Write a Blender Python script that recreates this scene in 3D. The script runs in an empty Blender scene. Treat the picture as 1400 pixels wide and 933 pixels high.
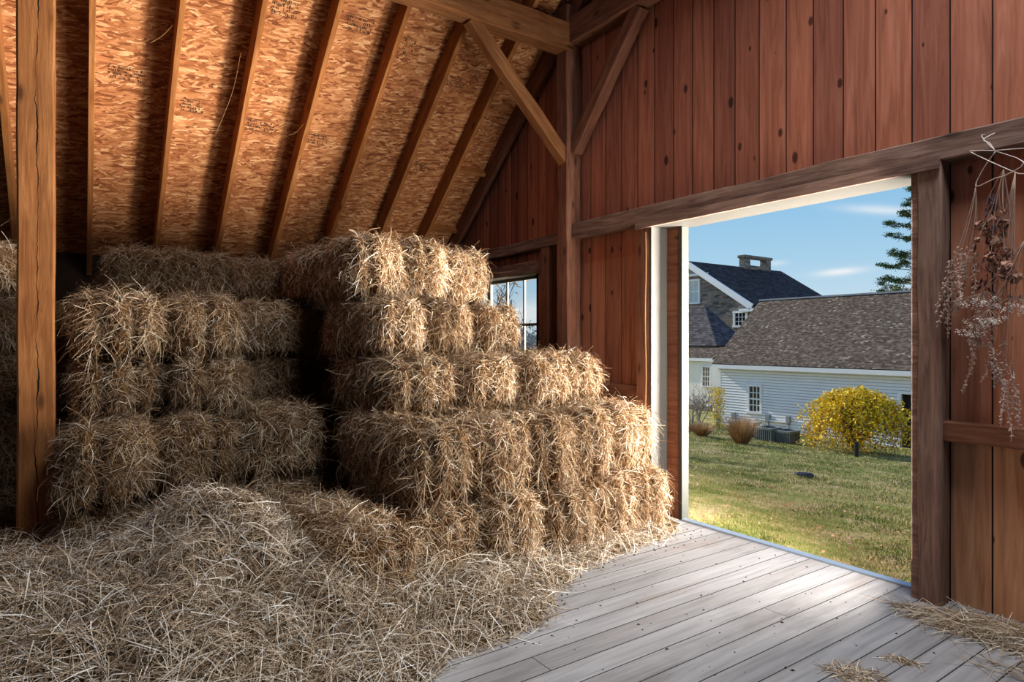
import bpy, bmesh, math, random
import numpy as np
from mathutils import Vector, Matrix, noise as mnoise

PI = math.pi
random.seed(7)
scene = bpy.context.scene
COL = scene.collection
H = 1.35                      # eye height, metres
F = 857.0                     # focal length in pixels of the 1400 x 933 frame


def lin(r, g, b):
    def f(c):
        c = c / 255.0
        return c / 12.92 if c <= 0.04045 else ((c + 0.055) / 1.055) ** 2.4
    return (f(r), f(g), f(b), 1.0)


# ------------------------------------------------------------------ helpers
def tag(o, label=None, cat=None, group=None, kind=None):
    if label: o['label'] = label
    if cat: o['category'] = cat
    if group: o['group'] = group
    if kind: o['kind'] = kind
    return o


def empty(name, loc, rz=0.0):
    o = bpy.data.objects.new(name, None)
    o.location = loc
    o.rotation_euler = (0, 0, rz)
    o.empty_display_size = 0.1
    COL.objects.link(o)
    return o


def link(name, me, mat=None, parent=None, loc=None):
    o = bpy.data.objects.new(name, me)
    COL.objects.link(o)
    if mat is not None and not me.materials:
        me.materials.append(mat)
    if parent is not None:
        o.parent = parent
    if loc is not None:
        o.location = loc
    return o


def np_mesh(name, V, Q, tone=None, smooth=False):
    """mesh from numpy vertices and equal-sized faces"""
    V = np.asarray(V, dtype=np.float32)
    Q = np.asarray(Q, dtype=np.int32)
    k = Q.shape[1]
    me = bpy.data.meshes.new(name)
    me.vertices.add(len(V))
    me.vertices.foreach_set('co', V.ravel())
    me.loops.add(Q.size)
    me.loops.foreach_set('vertex_index', Q.ravel())
    me.polygons.add(len(Q))
    me.polygons.foreach_set('loop_start', np.arange(0, Q.size, k, dtype=np.int32))
    me.polygons.foreach_set('loop_total', np.full(len(Q), k, dtype=np.int32))
    if smooth:
        me.polygons.foreach_set('use_smooth', np.ones(len(Q), dtype=bool))
    me.update(calc_edges=True)
    if tone is not None:
        a = me.attributes.new('tone', 'FLOAT', 'POINT')
        a.data.foreach_set('value', np.asarray(tone, dtype=np.float32))
    return me


class MB:
    """collects boxes, prisms and tubes into one mesh"""
    def __init__(self):
        self.v = []
        self.f = []

    def add(self, vs, fs):
        b = len(self.v)
        self.v += [tuple(p) for p in vs]
        self.f += [tuple(b + i for i in q) for q in fs]
        return self

    def box(self, a, b, bev=0.0):
        x0, x1 = sorted((a[0], b[0])); y0, y1 = sorted((a[1], b[1])); z0, z1 = sorted((a[2], b[2]))
        if bev <= 0:
            vs = [(x0, y0, z0), (x1, y0, z0), (x1, y1, z0), (x0, y1, z0), (x0, y0, z1), (x1, y0, z1), (x1, y1, z1), (x0, y1, z1)]
            fs = [(0, 3, 2, 1), (4, 5, 6, 7), (0, 1, 5, 4), (1, 2, 6, 5), (2, 3, 7, 6), (3, 0, 4, 7)]
            return self.add(vs, fs)
        bm = bmesh.new()
        bmesh.ops.create_cube(bm, size=1.0)
        for v in bm.verts:
            v.co = Vector(((x0 + x1) / 2 + v.co.x * (x1 - x0), (y0 + y1) / 2 + v.co.y * (y1 - y0), (z0 + z1) / 2 + v.co.z * (z1 - z0)))
        bmesh.ops.bevel(bm, geom=list(bm.edges), offset=bev, segments=2, affect='EDGES', profile=0.7)
        bm.verts.index_update()
        self.add([v.co.copy() for v in bm.verts], [[v.index for v in f.verts] for f in bm.faces])
        bm.free()
        return self

    def tube(self, pts, r, n=6, r1=None):
        pts = [Vector(p) for p in pts]
        m = len(pts)
        rings = []
        prev = None
        for i, p in enumerate(pts):
            t = (pts[min(i + 1, m - 1)] - pts[max(i - 1, 0)])
            t = t.normalized() if t.length > 1e-9 else Vector((0, 0, 1))
            if prev is None:
                a = t.orthogonal().normalized()
            else:
                a = (prev - t * prev.dot(t))
                a = a.normalized() if a.length > 1e-6 else t.orthogonal().normalized()
            prev = a
            b = t.cross(a)
            rr = r if r1 is None else r + (r1 - r) * i / max(1, m - 1)
            rings.append([p + (a * math.cos(2 * PI * k / n) + b * math.sin(2 * PI * k / n)) * rr for k in range(n)])
        vs = [q for ring in rings for q in ring]
        fs = []
        for i in range(m - 1):
            for k in range(n):
                fs.append((i * n + k, i * n + (k + 1) % n, (i + 1) * n + (k + 1) % n, (i + 1) * n + k))
        fs.append(tuple(range(n - 1, -1, -1)))
        fs.append(tuple((m - 1) * n + k for k in range(n)))
        return self.add(vs, fs)

    def mesh(self, name, smooth=False):
        me = bpy.data.meshes.new(name)
        me.from_pydata(self.v, [], self.f)
        if smooth:
            me.polygons.foreach_set('use_smooth', np.ones(len(me.polygons), dtype=bool))
        me.update()
        return me

    def build(self, name, mat, parent=None, smooth=False, loc=None):
        return link(name, self.mesh(name, smooth), mat, parent, loc)


def fbm(p, s=1.0, o=3):
    return mnoise.fractal(Vector(p) * s, 1.0, 2.0, o)


# ------------------------------------------------------------------ node material kit
class NM:
    def __init__(self, name, rough=0.8, spec=0.2):
        self.m = bpy.data.materials.new(name)
        self.m.use_nodes = True
        self.t = self.m.node_tree
        self.p = self.t.nodes['Principled BSDF']
        self.p.inputs['Roughness'].default_value = rough
        self.p.inputs['Specular IOR Level'].default_value = spec

    def n(self, typ, **kw):
        nd = self.t.nodes.new(typ)
        for k, v in kw.items():
            setattr(nd, k, v)
        return nd

    def l(self, a, b):
        self.t.links.new(a, b)

    def put(self, inp, val):
        if hasattr(val, 'is_output') or isinstance(val, bpy.types.NodeSocket):
            self.l(val, inp)
        else:
            inp.default_value = val

    def coord(self, which='Object', scale=(1, 1, 1), rot=(0, 0, 0), rand=False):
        tc = self.n('ShaderNodeTexCoord')
        out = tc.outputs[which]
        if rand:
            oi = self.n('ShaderNodeObjectInfo')
            mul = self.n('ShaderNodeVectorMath', operation='SCALE')
            cb = self.n('ShaderNodeCombineXYZ')
            self.l(oi.outputs['Random'], cb.inputs[0]); self.l(oi.outputs['Random'], cb.inputs[1]); self.l(oi.outputs['Random'], cb.inputs[2])
            self.l(cb.outputs[0], mul.inputs[0]); mul.inputs['Scale'].default_value = 37.0
            ad = self.n('ShaderNodeVectorMath', operation='ADD')
            self.l(out, ad.inputs[0]); self.l(mul.outputs[0], ad.inputs[1])
            out = ad.outputs[0]
        mp = self.n('ShaderNodeMapping')
        self.l(out, mp.inputs['Vector'])
        mp.inputs['Scale'].default_value = scale
        mp.inputs['Rotation'].default_value = rot
        return mp.outputs[0]

    def noise(self, vec, scale=5, detail=4, rough=0.55, dist=0.0, out='Fac'):
        nd = self.n('ShaderNodeTexNoise')
        self.l(vec, nd.inputs['Vector'])
        nd.inputs['Scale'].default_value = scale
        nd.inputs['Detail'].default_value = detail
        nd.inputs['Roughness'].default_value = rough
        nd.inputs['Distortion'].default_value = dist
        return nd.outputs[out]

    def voro(self, vec, scale=5, feature='F1', out='Distance', rnd=1.0):
        nd = self.n('ShaderNodeTexVoronoi', feature=feature)
        self.l(vec, nd.inputs['Vector'])
        nd.inputs['Scale'].default_value = scale
        nd.inputs['Randomness'].default_value = rnd
        return nd.outputs[out]

    def ramp(self, fac, stops, interp='LINEAR'):
        nd = self.n('ShaderNodeValToRGB')
        nd.color_ramp.interpolation = interp
        el = nd.color_ramp.elements
        while len(el) < len(stops):
            el.new(0.5)
        for e, (p, c) in zip(el, stops):
            e.position = p
            e.color = c if len(c) == 4 else (*c, 1)
        self.put(nd.inputs[0], fac)
        return nd.outputs[0]

    def mix(self, fac, a, b, mode='MIX'):
        nd = self.n('ShaderNodeMix', data_type='RGBA', blend_type=mode)
        self.put(nd.inputs['Factor'], fac)
        self.put(nd.inputs[6], a)
        self.put(nd.inputs[7], b)
        return nd.outputs[2]

    def math(self, op, a, b=0.0, c=0.0, clamp=False):
        nd = self.n('ShaderNodeMath', operation=op)
        nd.use_clamp = clamp
        self.put(nd.inputs[0], a)
        self.put(nd.inputs[1], b)
        if op in ('MULTIPLY_ADD', 'COMPARE', 'SMOOTH_MIN'):
            self.put(nd.inputs[2], c)
        return nd.outputs[0]

    def attr(self, name, out='Fac'):
        nd = self.n('ShaderNodeAttribute')
        nd.attribute_name = name
        return nd.outputs[out]

    def sep(self, vec):
        nd = self.n('ShaderNodeSeparateXYZ')
        self.l(vec, nd.inputs[0])
        return nd.outputs

    def bump(self, h, strength=0.4, dist=0.01):
        nd = self.n('ShaderNodeBump')
        nd.inputs['Strength'].default_value = strength
        nd.inputs['Distance'].default_value = dist
        self.l(h, nd.inputs['Height'])
        self.l(nd.outputs[0], self.p.inputs['Normal'])

    def base(self, c):
        self.put(self.p.inputs['Base Color'], c)
        return self


def mat_plain(name, c, rough=0.7, spec=0.3, var=0.12, scale=8, metal=0.0):
    m = NM(name, rough, spec)
    v = m.coord('Object')
    nz = m.noise(v, scale, 5)
    d = tuple(x * (1 - var) for x in c[:3]) + (1,)
    e = tuple(min(1, x * (1 + var)) for x in c[:3]) + (1,)
    m.base(m.ramp(nz, [(0.3, d), (0.7, e)]))
    m.p.inputs['Metallic'].default_value = metal
    m.bump(nz, 0.15, 0.004)
    return m.m


def mat_timber(name, dark, mid, light, crack=False, rough=0.85):
    """sawn timber, grain along the local X axis"""
    m = NM(name, rough, 0.15)
    v = m.coord('Object', (1.2, 14, 14), rand=True)
    g = m.noise(v, 2.2, 7, 0.62, 0.8)
    v2 = m.coord('Object', (3, 60, 60), rand=True)
    g2 = m.noise(v2, 2.0, 3, 0.6)
    v3 = m.coord('Object', (2.0, 2.0, 2.0), rand=True)
    g3 = m.noise(v3, 1.1, 3)
    c = m.ramp(g, [(0.28, dark), (0.5, mid), (0.74, light)])
    c = m.mix(m.math('MULTIPLY', g2, 0.35), c, dark)
    c = m.mix(m.ramp(g3, [(0.4, (0, 0, 0, 1)), (0.75, (0.45, 0.45, 0.45, 1))]), c, tuple(x * 0.55 for x in dark[:3]) + (1,))
    vk = m.coord('Object', (2.6, 7, 7), rand=True)
    k = m.voro(vk, 1.0)
    km = m.ramp(k, [(0.0, (1, 1, 1, 1)), (0.07, (0.85, 0.85, 0.85, 1)), (0.16, (0, 0, 0, 1))])
    c = m.mix(m.math('MULTIPLY', km, 0.8), c, tuple(x * 0.22 for x in dark[:3]) + (1,))
    h = m.math('ADD', m.math('MULTIPLY', g2, 0.5), g)
    if crack:
        tc = m.coord('Object')
        x, y, z = m.sep(tc)[0:3]
        vv = m.coord('Object', (1.1, 0.0, 0.0))
        wob = m.noise(vv, 1.8, 5, 0.7)
        d = m.math('ABSOLUTE', m.math('SUBTRACT', m.math('ADD', y, 0.006), m.math('MULTIPLY', m.math('SUBTRACT', wob, 0.5), 0.09)))
        wid = m.noise(m.coord('Object', (2.2, 0, 0)), 1.3, 2)
        mask = m.math('LESS_THAN', d, m.math('MULTIPLY', m.math('SUBTRACT', wid, 0.38, clamp=True), 0.016))
        c = m.mix(mask, c, (0.008, 0.004, 0.002, 1))
        h = m.math('SUBTRACT', h, m.math('MULTIPLY', mask, 1.5))
    m.base(c)
    m.bump(h, 0.5, 0.006)
    return m.m


def mat_boards(name, stops, tan):
    """board wall: vertex attribute 'bid' gives each board its own tone, 'tan' mixes towards unstained pine"""
    m = NM(name, 0.75, 0.2)
    v = m.coord('Object', (16, 16, 1.0))
    bid = m.attr('bid')
    ad = m.n('ShaderNodeVectorMath', operation='ADD')
    m.l(v, ad.inputs[0])
    cb = m.n('ShaderNodeCombineXYZ')
    m.l(m.math('MULTIPLY', bid, 91.0), cb.inputs[0]); m.l(m.math('MULTIPLY', bid, 53.0), cb.inputs[2])
    m.l(cb.outputs[0], ad.inputs[1])
    g = m.noise(ad.outputs[0], 1.6, 6, 0.6, 1.0)
    c = m.ramp(g, [(0.25, stops[0]), (0.5, stops[1]), (0.78, stops[2])])
    c2 = m.ramp(g, [(0.25, tan[0]), (0.5, tan[1]), (0.78, tan[2])])
    c = m.mix(m.attr('tan'), c, c2)
    br = m.ramp(m.math('FRACT', m.math('MULTIPLY', bid, 7.31)), [(0.0, (0.72, 0.7, 0.72, 1)), (0.5, (1, 1, 1, 1)), (1.0, (1.22, 1.2, 1.12, 1))])
    c = m.mix(1.0, c, br, 'MULTIPLY')
    # knots
    v4 = m.coord('Object', (9.0, 9.0, 4.6))
    ad2 = m.n('ShaderNodeVectorMath', operation='ADD')
    m.l(v4, ad2.inputs[0]); m.l(cb.outputs[0], ad2.inputs[1])
    k = m.voro(ad2.outputs[0], 1.0)
    kr = m.voro(ad2.outputs[0], 1.0, out='Color')
    sz = m.math('MULTIPLY', m.math('SUBTRACT', m.sep(kr)[0], 0.22, clamp=True), 0.30)
    kd = m.math('DIVIDE', k, m.math('ADD', sz, 0.0005))
    km = m.ramp(kd, [(0.0, (1, 1, 1, 1)), (0.72, (0.9, 0.9, 0.9, 1)), (1.0, (0.0, 0.0, 0.0, 1))])
    c = m.mix(m.math('MULTIPLY', km, 0.88), c, (0.018, 0.007, 0.005, 1))
    # weather streaks
    st = m.noise(m.coord('Object', (22, 22, 0.5)), 1.0, 4)
    c = m.mix(m.ramp(st, [(0.55, (0, 0, 0, 1)), (0.75, (0.4, 0.4, 0.4, 1))]), c, (0.03, 0.013, 0.010, 1))
    gap = m.attr('gap')
    c = m.mix(gap, c, (0.012, 0.006, 0.005, 1))
    m.base(c)
    m.bump(g, 0.25, 0.004)
    return m.m


def mat_osb(name):
    m = NM(name, 0.8, 0.15)
    tot = None
    cols = []
    for i, (rz, sc) in enumerate(((0.12, (12, 62, 62)), (0.62, (14, 70, 70)), (-0.45, (15, 58, 58)))):
        v = m.coord('Object', (1, 1, 1), (0, 0, rz))
        wn = m.noise(v, 6.0, 2, 0.5, out='Color')
        mx = m.n('ShaderNodeVectorMath', operation='MULTIPLY_ADD')
        m.l(wn, mx.inputs[0]); mx.inputs[1].default_value = (0.03, 0.03, 0.0); m.l(v, mx.inputs[2])
        mp = m.n('ShaderNodeMapping'); m.l(mx.outputs[0], mp.inputs['Vector'])
        mp.inputs['Scale'].default_value = (sc[1] * 1.0, sc[0], 1.0)
        mp.inputs['Location'].default_value = (i * 3.7, i * 1.9, i * 5.1)
        cc = m.voro(mp.outputs[0], 1.0, out='Color')
        cols.append(m.sep(cc))
    sel = m.math('GREATER_THAN', cols[0][1], 0.5)
    sel2 = m.math('GREATER_THAN', cols[1][1], 0.55)
    a = m.mix(sel2, cols[2][0], cols[1][0])
    a = m.mix(sel, a, cols[0][0])
    fine = m.noise(m.coord('Object', (70, 14, 1)), 1.0, 4)
    a2 = m.math('ADD', a, m.math('MULTIPLY', m.math('SUBTRACT', fine, 0.5), 0.5))
    c = m.ramp(a2, [(0.0, lin(120, 68, 38)), (0.28, lin(160, 100, 60)), (0.6, lin(184, 122, 78)), (0.85, lin(204, 146, 98)), (1.0, lin(222, 174, 126))])
    m.base(c)
    m.bump(a2, 0.3, 0.004)
    return m.m


def mat_hay(name, stops, trans=0.0):
    m = NM(name, 0.9, 0.08)
    t = m.attr('tone')
    oi = m.n('ShaderNodeObjectInfo')
    c = m.ramp(t, stops)
    br = m.ramp(oi.outputs['Random'], [(0, (0.72, 0.70, 0.67, 1)), (1, (1.15, 1.14, 1.12, 1))])
    c = m.mix(1.0, c, br, 'MULTIPLY')
    m.base(c)
    return m.m


def mat_haycore(name, dark, light):
    m = NM(name, 1.0, 0.02)
    v = m.coord('Object', (1, 1, 1), rand=True)
    a = m.noise(v, 45, 6, 0.7, 1.5)
    b = m.noise(v, 6, 3)
    m.base(m.ramp(m.math('MULTIPLY', a, m.math('ADD', b, 0.5)), [(0.3, dark), (0.7, light)]))
    m.bump(a, 1.0, 0.03)
    return m.m


def mat_leaf(name, stops):
    m = NM(name, 0.7, 0.2)
    m.base(m.ramp(m.attr('tone'), stops))
    return m.m


# ------------------------------------------------------------------ materials
M = {}
M['post'] = mat_timber('post_timber', lin(112, 66, 34), lin(150, 96, 54), lin(178, 124, 76), crack=True)
M['timber'] = mat_timber('sawn_timber', lin(112, 68, 38), lin(152, 100, 60), lin(180, 130, 86))
M['redtimber'] = mat_timber('stained_timber', lin(98, 60, 44), lin(136, 90, 68), lin(160, 114, 90))
M['greytimber'] = mat_timber('weathered_timber', lin(82, 60, 52), lin(138, 108, 94), lin(168, 140, 124))
M['rafter'] = mat_timber('rafter_timber', lin(132, 76, 36), lin(172, 112, 62), lin(196, 140, 88))
M['boards'] = mat_boards('stained_boards', (lin(124, 68, 53), lin(157, 91, 72), lin(178, 112, 91)), (lin(160, 108, 76), lin(196, 142, 104), lin(214, 168, 132)))
M['osb'] = mat_osb('strand_board')
M['cream'] = mat_plain('cream_paint', lin(70, 67, 62), 0.6, 0.3, 0.06, 14)
M['paleedge'] = mat_plain('pale_green_edge', lin(48, 49, 43), 0.6, 0.3, 0.06, 20)
M['brownedge'] = mat_timber('brown_edge', lin(96, 56, 38), lin(128, 80, 56), lin(148, 98, 72))
M['metal'] = mat_plain('threshold_metal', lin(150, 162, 176), 0.35, 0.6, 0.04, 20, 0.5)
M['wire'] = mat_plain('bright_wire', lin(205, 190, 180), 0.4, 0.5, 0.05, 20, 0.2)
M['cord'] = mat_plain('tan_cord', lin(170, 128, 84), 0.8, 0.1, 0.1, 30)
M['ink'] = mat_plain('stamp_ink', lin(78, 58, 44), 0.9, 0.1, 0.2, 60)
M['white'] = mat_plain('white_paint', lin(243, 243, 240), 0.55, 0.3, 0.03, 3)
M['sash'] = mat_plain('sash_paint', lin(128, 124, 116), 0.6, 0.3, 0.05, 6)
M['sunlit_wall'] = mat_plain('sunlit_white_paint', lin(250, 244, 228), 0.6, 0.3, 0.03, 3)  # white wall in sun: the warm light is put into this colour
M['darkglass'] = mat_plain('dark_window_glass', lin(46, 46, 42), 0.08, 0.8, 0.3, 2)
M['amberglass'] = mat_plain('amber_window_glass', lin(120, 96, 58), 0.15, 0.8, 0.3, 2)
M['paleglass'] = mat_plain('curtained_window_glass', lin(190, 200, 198), 0.2, 0.6, 0.1, 1)
M['darkdoor'] = mat_plain('dark_door_paint', lin(38, 40, 38), 0.6, 0.3, 0.2, 2)
M['acmetal'] = mat_plain('condenser_grey', lin(118, 126, 122), 0.5, 0.4, 0.1, 5)
M['acdark'] = mat_plain('condenser_dark', lin(58, 64, 62), 0.6, 0.3, 0.1, 5)
M['boxgrey'] = mat_plain('utility_grey', lin(150, 154, 158), 0.5, 0.4, 0.08, 5)
M['slate'] = mat_plain('dark_slate', lin(52, 54, 62), 0.6, 0.3, 0.2, 5)
M['bark'] = mat_plain('bark', lin(98, 84, 74), 0.9, 0.1, 0.25, 12)
M['shaded_wall'] = mat_plain('shade_dark_boards', lin(52, 38, 28), 0.9, 0.05, 0.3, 6)  # unlit left wall: its deep shade is put into the colour
M['palebark'] = mat_plain('pale_bark', lin(160, 150, 142), 0.9, 0.1, 0.25, 12)
M['concrete'] = mat_plain('foundation', lin(140, 132, 124), 0.9, 0.1, 0.15, 4)
M['drystem'] = mat_plain('dry_stem', lin(168, 140, 124), 0.9, 0.1, 0.15, 30)
M['dryseed'] = mat_plain('dry_seed', lin(190, 164, 150), 0.95, 0.05, 0.2, 40)
M['dryrose'] = mat_plain('dry_bloom', lin(176, 134, 116), 0.95, 0.05, 0.2, 40)
M['dryumbel'] = mat_plain('dry_umbel', lin(214, 200, 190), 0.95, 0.05, 0.12, 40)
M['drydark'] = mat_plain('dry_dark_leaf', lin(92, 74, 76), 0.95, 0.05, 0.2, 40)
M['twig'] = mat_plain('bare_twig', lin(128, 108, 98), 0.9, 0.1, 0.2, 12)
HAY = [(0.0, lin(88, 62, 42)), (0.3, lin(142, 109, 80)), (0.65, lin(186, 156, 122)), (0.9, lin(216, 194, 163)), (1.0, lin(238, 227, 208))]
M['hay'] = mat_hay('hay_strands', HAY)
LOOSE = [(0.0, lin(82, 62, 44)), (0.25, lin(138, 114, 88)), (0.55, lin(188, 166, 140)), (0.8, lin(220, 206, 188)), (1.0, lin(246, 242, 236))]
M['loose'] = mat_hay('loose_hay_strands', LOOSE)
M['haycore'] = mat_haycore('hay_body', lin(62, 40, 20), lin(140, 100, 58))
M['loosecore'] = mat_haycore('loose_hay_body', lin(56, 40, 22), lin(134, 110, 70))
M['chaff'] = mat_plain('chaff', lin(58, 46, 36), 0.95, 0.05, 0.3, 40)
M['grass'] = mat_leaf('grass_blades', [(0.0, lin(92, 104, 48)), (0.35, lin(134, 142, 72)), (0.6, lin(178, 172, 112)), (1.0, lin(222, 200, 158))])
M['forsythia'] = mat_leaf('yellow_leaves', [(0.0, lin(104, 70, 66)), (0.2, lin(150, 98, 52)), (0.38, lin(214, 156, 26)), (0.7, lin(246, 206, 32)), (1.0, lin(252, 228, 80))])
M['pineleaf'] = mat_leaf('pine_needles', [(0.0, lin(30, 48, 26)), (0.6, lin(58, 84, 44)), (1.0, lin(96, 116, 64))])
M['autumnleaf'] = mat_leaf('autumn_leaves', [(0.0, lin(126, 84, 40)), (0.5, lin(176, 130, 64)), (0.8, lin(140, 140, 74)), (1.0, lin(206, 168, 96))])
M['drygrass'] = mat_leaf('dry_grass_blades', [(0.0, lin(110, 74, 44)), (0.5, lin(170, 124, 80)), (1.0, lin(226, 200, 160))])
M['leaflitter'] = mat_leaf('leaf_litter', [(0.0, lin(134, 88, 58)), (0.6, lin(190, 146, 104)), (1.0, lin(224, 200, 160))])
M['farwood'] = mat_leaf('far_wood_leaves', [(0.0, lin(146, 156, 164)), (0.6, lin(178, 182, 182)), (1.0, lin(206, 190, 172))])  # pale grey tones carry the distance haze in the leaf colour


def mat_glass():
    m = bpy.data.materials.new('window_glass')
    m.use_nodes = True
    t = m.node_tree
    t.nodes.clear()
    o = t.nodes.new('ShaderNodeOutputMaterial')
    mx = t.nodes.new('ShaderNodeMixShader')
    tr = t.nodes.new('ShaderNodeBsdfTransparent')
    gl = t.nodes.new('ShaderNodeBsdfGlossy')
    gl.inputs['Roughness'].default_value = 0.05
    tr.inputs[0].default_value = (0.93, 0.96, 0.97, 1)
    mx.inputs[0].default_value = 0.06
    t.links.new(tr.outputs[0], mx.inputs[1]); t.links.new(gl.outputs[0], mx.inputs[2]); t.links.new(mx.outputs[0], o.inputs[0])
    return m


M['glass'] = mat_glass()


def mat_floor():
    m = NM('floor_boards', 0.75, 0.25)
    v = m.coord('Object', (16, 0.9, 1))
    bid = m.attr('bid')
    cb = m.n('ShaderNodeCombineXYZ')
    m.l(m.math('MULTIPLY', bid, 57.0), cb.inputs[0]); m.l(m.math('MULTIPLY', bid, 83.0), cb.inputs[1])
    ad = m.n('ShaderNodeVectorMath', operation='ADD'); m.l(v, ad.inputs[0]); m.l(cb.outputs[0], ad.inputs[1])
    g = m.noise(ad.outputs[0], 2.0, 6, 0.6, 0.6)
    c = m.ramp(g, [(0.25, lin(122, 119, 118)), (0.5, lin(146, 143, 142)), (0.8, lin(166, 163, 162))])
    br = m.ramp(m.math('FRACT', m.math('MULTIPLY', bid, 5.77)), [(0, (0.84, 0.83, 0.82, 1)), (0.5, (0.97, 0.96, 0.95, 1)), (1, (1.1, 1.1, 1.1, 1))])
    c = m.mix(1.0, c, br, 'MULTIPLY')
    st = m.noise(m.coord('Object', (1.4, 0.7, 1)), 1.7, 5, 0.6)
    c = m.mix(m.ramp(st, [(0.52, (0, 0, 0, 1)), (0.72, (0.55, 0.55, 0.55, 1))]), c, lin(100, 93, 88))
    worn = m.noise(m.coord('Object', (5, 0.8, 1)), 1.2, 4)
    c = m.mix(m.ramp(worn, [(0.58, (0, 0, 0, 1)), (0.75, (0.35, 0.35, 0.35, 1))]), c, lin(132, 108, 90))
    c = m.mix(m.attr('gap'), c, (0.02, 0.017, 0.015, 1))
    m.base(c)
    m.bump(g, 0.2, 0.003)
    return m.m


M['floor'] = mat_floor()


def mat_lawn():
    m = NM('lawn_ground', 0.95, 0.05)
    v = m.coord('Object')
    a = m.noise(v, 1.3, 5, 0.65)
    b = m.noise(v, 9, 5, 0.7)
    d = m.noise(v, 60, 3, 0.7)
    f = m.math('ADD', m.math('MULTIPLY', a, 0.6), m.math('ADD', m.math('MULTIPLY', b, 0.4), m.math('MULTIPLY', m.math('SUBTRACT', d, 0.5), 0.35)))
    c = m.ramp(f, [(0.36, lin(100, 112, 52)), (0.47, lin(140, 144, 78)), (0.55, lin(180, 164, 112)), (0.66, lin(210, 186, 148))])
    m.base(c)
    m.bump(m.math('ADD', b, d), 0.6, 0.03)
    return m.m


M['lawn'] = mat_lawn()


def mat_shingle(name, stops, sx, sz):
    """shingle courses; local X runs along the eave, local Y up the slope"""
    m = NM(name, 0.9, 0.1)
    v = m.coord('Object', (1 / sx, 1 / sz, 1))
    s = m.sep(v)
    row = m.math('FLOOR', s[1])
    off = m.math('MULTIPLY', m.math('FRACT', m.math('MULTIPLY', row, 0.618)), 1.0)
    col = m.math('FLOOR', m.math('ADD', s[0], off))
    cb = m.n('ShaderNodeCombineXYZ'); m.l(col, cb.inputs[0]); m.l(row, cb.inputs[1])
    wn = m.n('ShaderNodeTexWhiteNoise', noise_dimensions='3D'); m.l(cb.outputs[0], wn.inputs[0])
    big = m.noise(m.coord('Object'), 0.9, 4)
    f = m.math('ADD', m.math('MULTIPLY', wn.outputs[0], 0.75), m.math('MULTIPLY', big, 0.3))
    c = m.ramp(f, stops)
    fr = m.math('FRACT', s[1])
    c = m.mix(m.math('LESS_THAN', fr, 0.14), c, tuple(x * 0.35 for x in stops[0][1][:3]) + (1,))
    m.base(c)
    m.bump(m.math('ADD', m.math('MULTIPLY', wn.outputs[0], 0.5), m.math('SUBTRACT', 1.0, fr)), 0.8, 0.03)
    return m.m


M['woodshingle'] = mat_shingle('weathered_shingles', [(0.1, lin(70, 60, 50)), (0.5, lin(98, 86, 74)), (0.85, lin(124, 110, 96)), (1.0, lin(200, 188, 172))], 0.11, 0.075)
M['darkshingle'] = mat_shingle('dark_shingles', [(0.1, lin(46, 42, 42)), (0.5, lin(62, 57, 57)), (1.0, lin(86, 80, 78))], 0.3, 0.2)
M['wingshingle'] = mat_shingle('blue_grey_shingles', [(0.1, lin(62, 58, 58)), (0.5, lin(82, 78, 78)), (1.0, lin(112, 106, 104))], 0.25, 0.18)


def mat_stone():
    m = NM('field_stone', 0.9, 0.1)
    v = m.coord('Object', (2.0, 2.0, 8.0))
    c1 = m.voro(v, 1.0, out='Color')
    e = m.voro(v, 1.0, feature='DISTANCE_TO_EDGE')
    c = m.ramp(m.sep(c1)[0], [(0, lin(84, 78, 74)), (0.35, lin(124, 114, 104)), (0.65, lin(150, 134, 116)), (0.85, lin(112, 112, 116)), (1.0, lin(178, 168, 152))])
    c = m.mix(m.ramp(e, [(0.02, (1, 1, 1, 1)), (0.07, (0, 0, 0, 1))]), c, lin(120, 114, 106))
    m.base(c)
    m.bump(e, 0.5, 0.05)
    return m.m


M['stone'] = mat_stone()


# ------------------------------------------------------------------ timbers
def timber(name, p0, p1, w, d, mat, up=(0, 0, 1), rough=0.003, seed=0, parent=None, nseg=None):
    """a sawn timber from p0 to p1 (centre line); w is its size across, d its size along 'up'"""
    p0 = Vector(p0); p1 = Vector(p1)
    L = (p1 - p0).length
    x = (p1 - p0).normalized()
    upv = Vector(up)
    y = upv.cross(x)
    y = y.normalized() if y.length > 1e-5 else x.orthogonal().normalized()
    z = x.cross(y)
    n = nseg or max(6, int(L / 0.12))
    ch = min(w, d) * 0.06
    hw, hd = w / 2, d / 2
    prof = [(-hw + ch, -hd), (0, -hd), (hw - ch, -hd), (hw, -hd + ch), (hw, 0), (hw, hd - ch), (hw - ch, hd), (0, hd), (-hw + ch, hd), (-hw, hd - ch), (-hw, 0), (-hw, -hd + ch)]
    vs, fs = [], []
    k = len(prof)
    for i in range(n + 1):
        t = L * i / n - L / 2
        for (a, b) in prof:
            q = (t * 2.3 + seed * 9.1, a * 8 + seed, b * 8)
            vs.append((t, a + rough * fbm(q, 1.0) * 2, b + rough * fbm((q[0], q[1] + 40, q[2]), 1.0) * 2))
    for i in range(n):
        for j in range(k):
            fs.append((i * k + j, (i + 1) * k + j, (i + 1) * k + (j + 1) % k, i * k + (j + 1) % k))
    fs.append(tuple(range(k)))
    fs.append(tuple(n * k + j for j in range(k - 1, -1, -1)))
    me = bpy.data.meshes.new(name)
    me.from_pydata(vs, [], fs)
    me.update()
    o = link(name, me, mat, parent)
    mt = Matrix((x, y, z)).transposed().to_4x4()
    mt.translation = (p0 + p1) / 2
    o.matrix_world = mt
    return o


# ------------------------------------------------------------------ the barn shell
YB = 3.73          # inner face of the gable boards
YF = 3.60          # inner face of the timbers that frame them
PITCH = 0.833
RIDGE_X = -1.6


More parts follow.
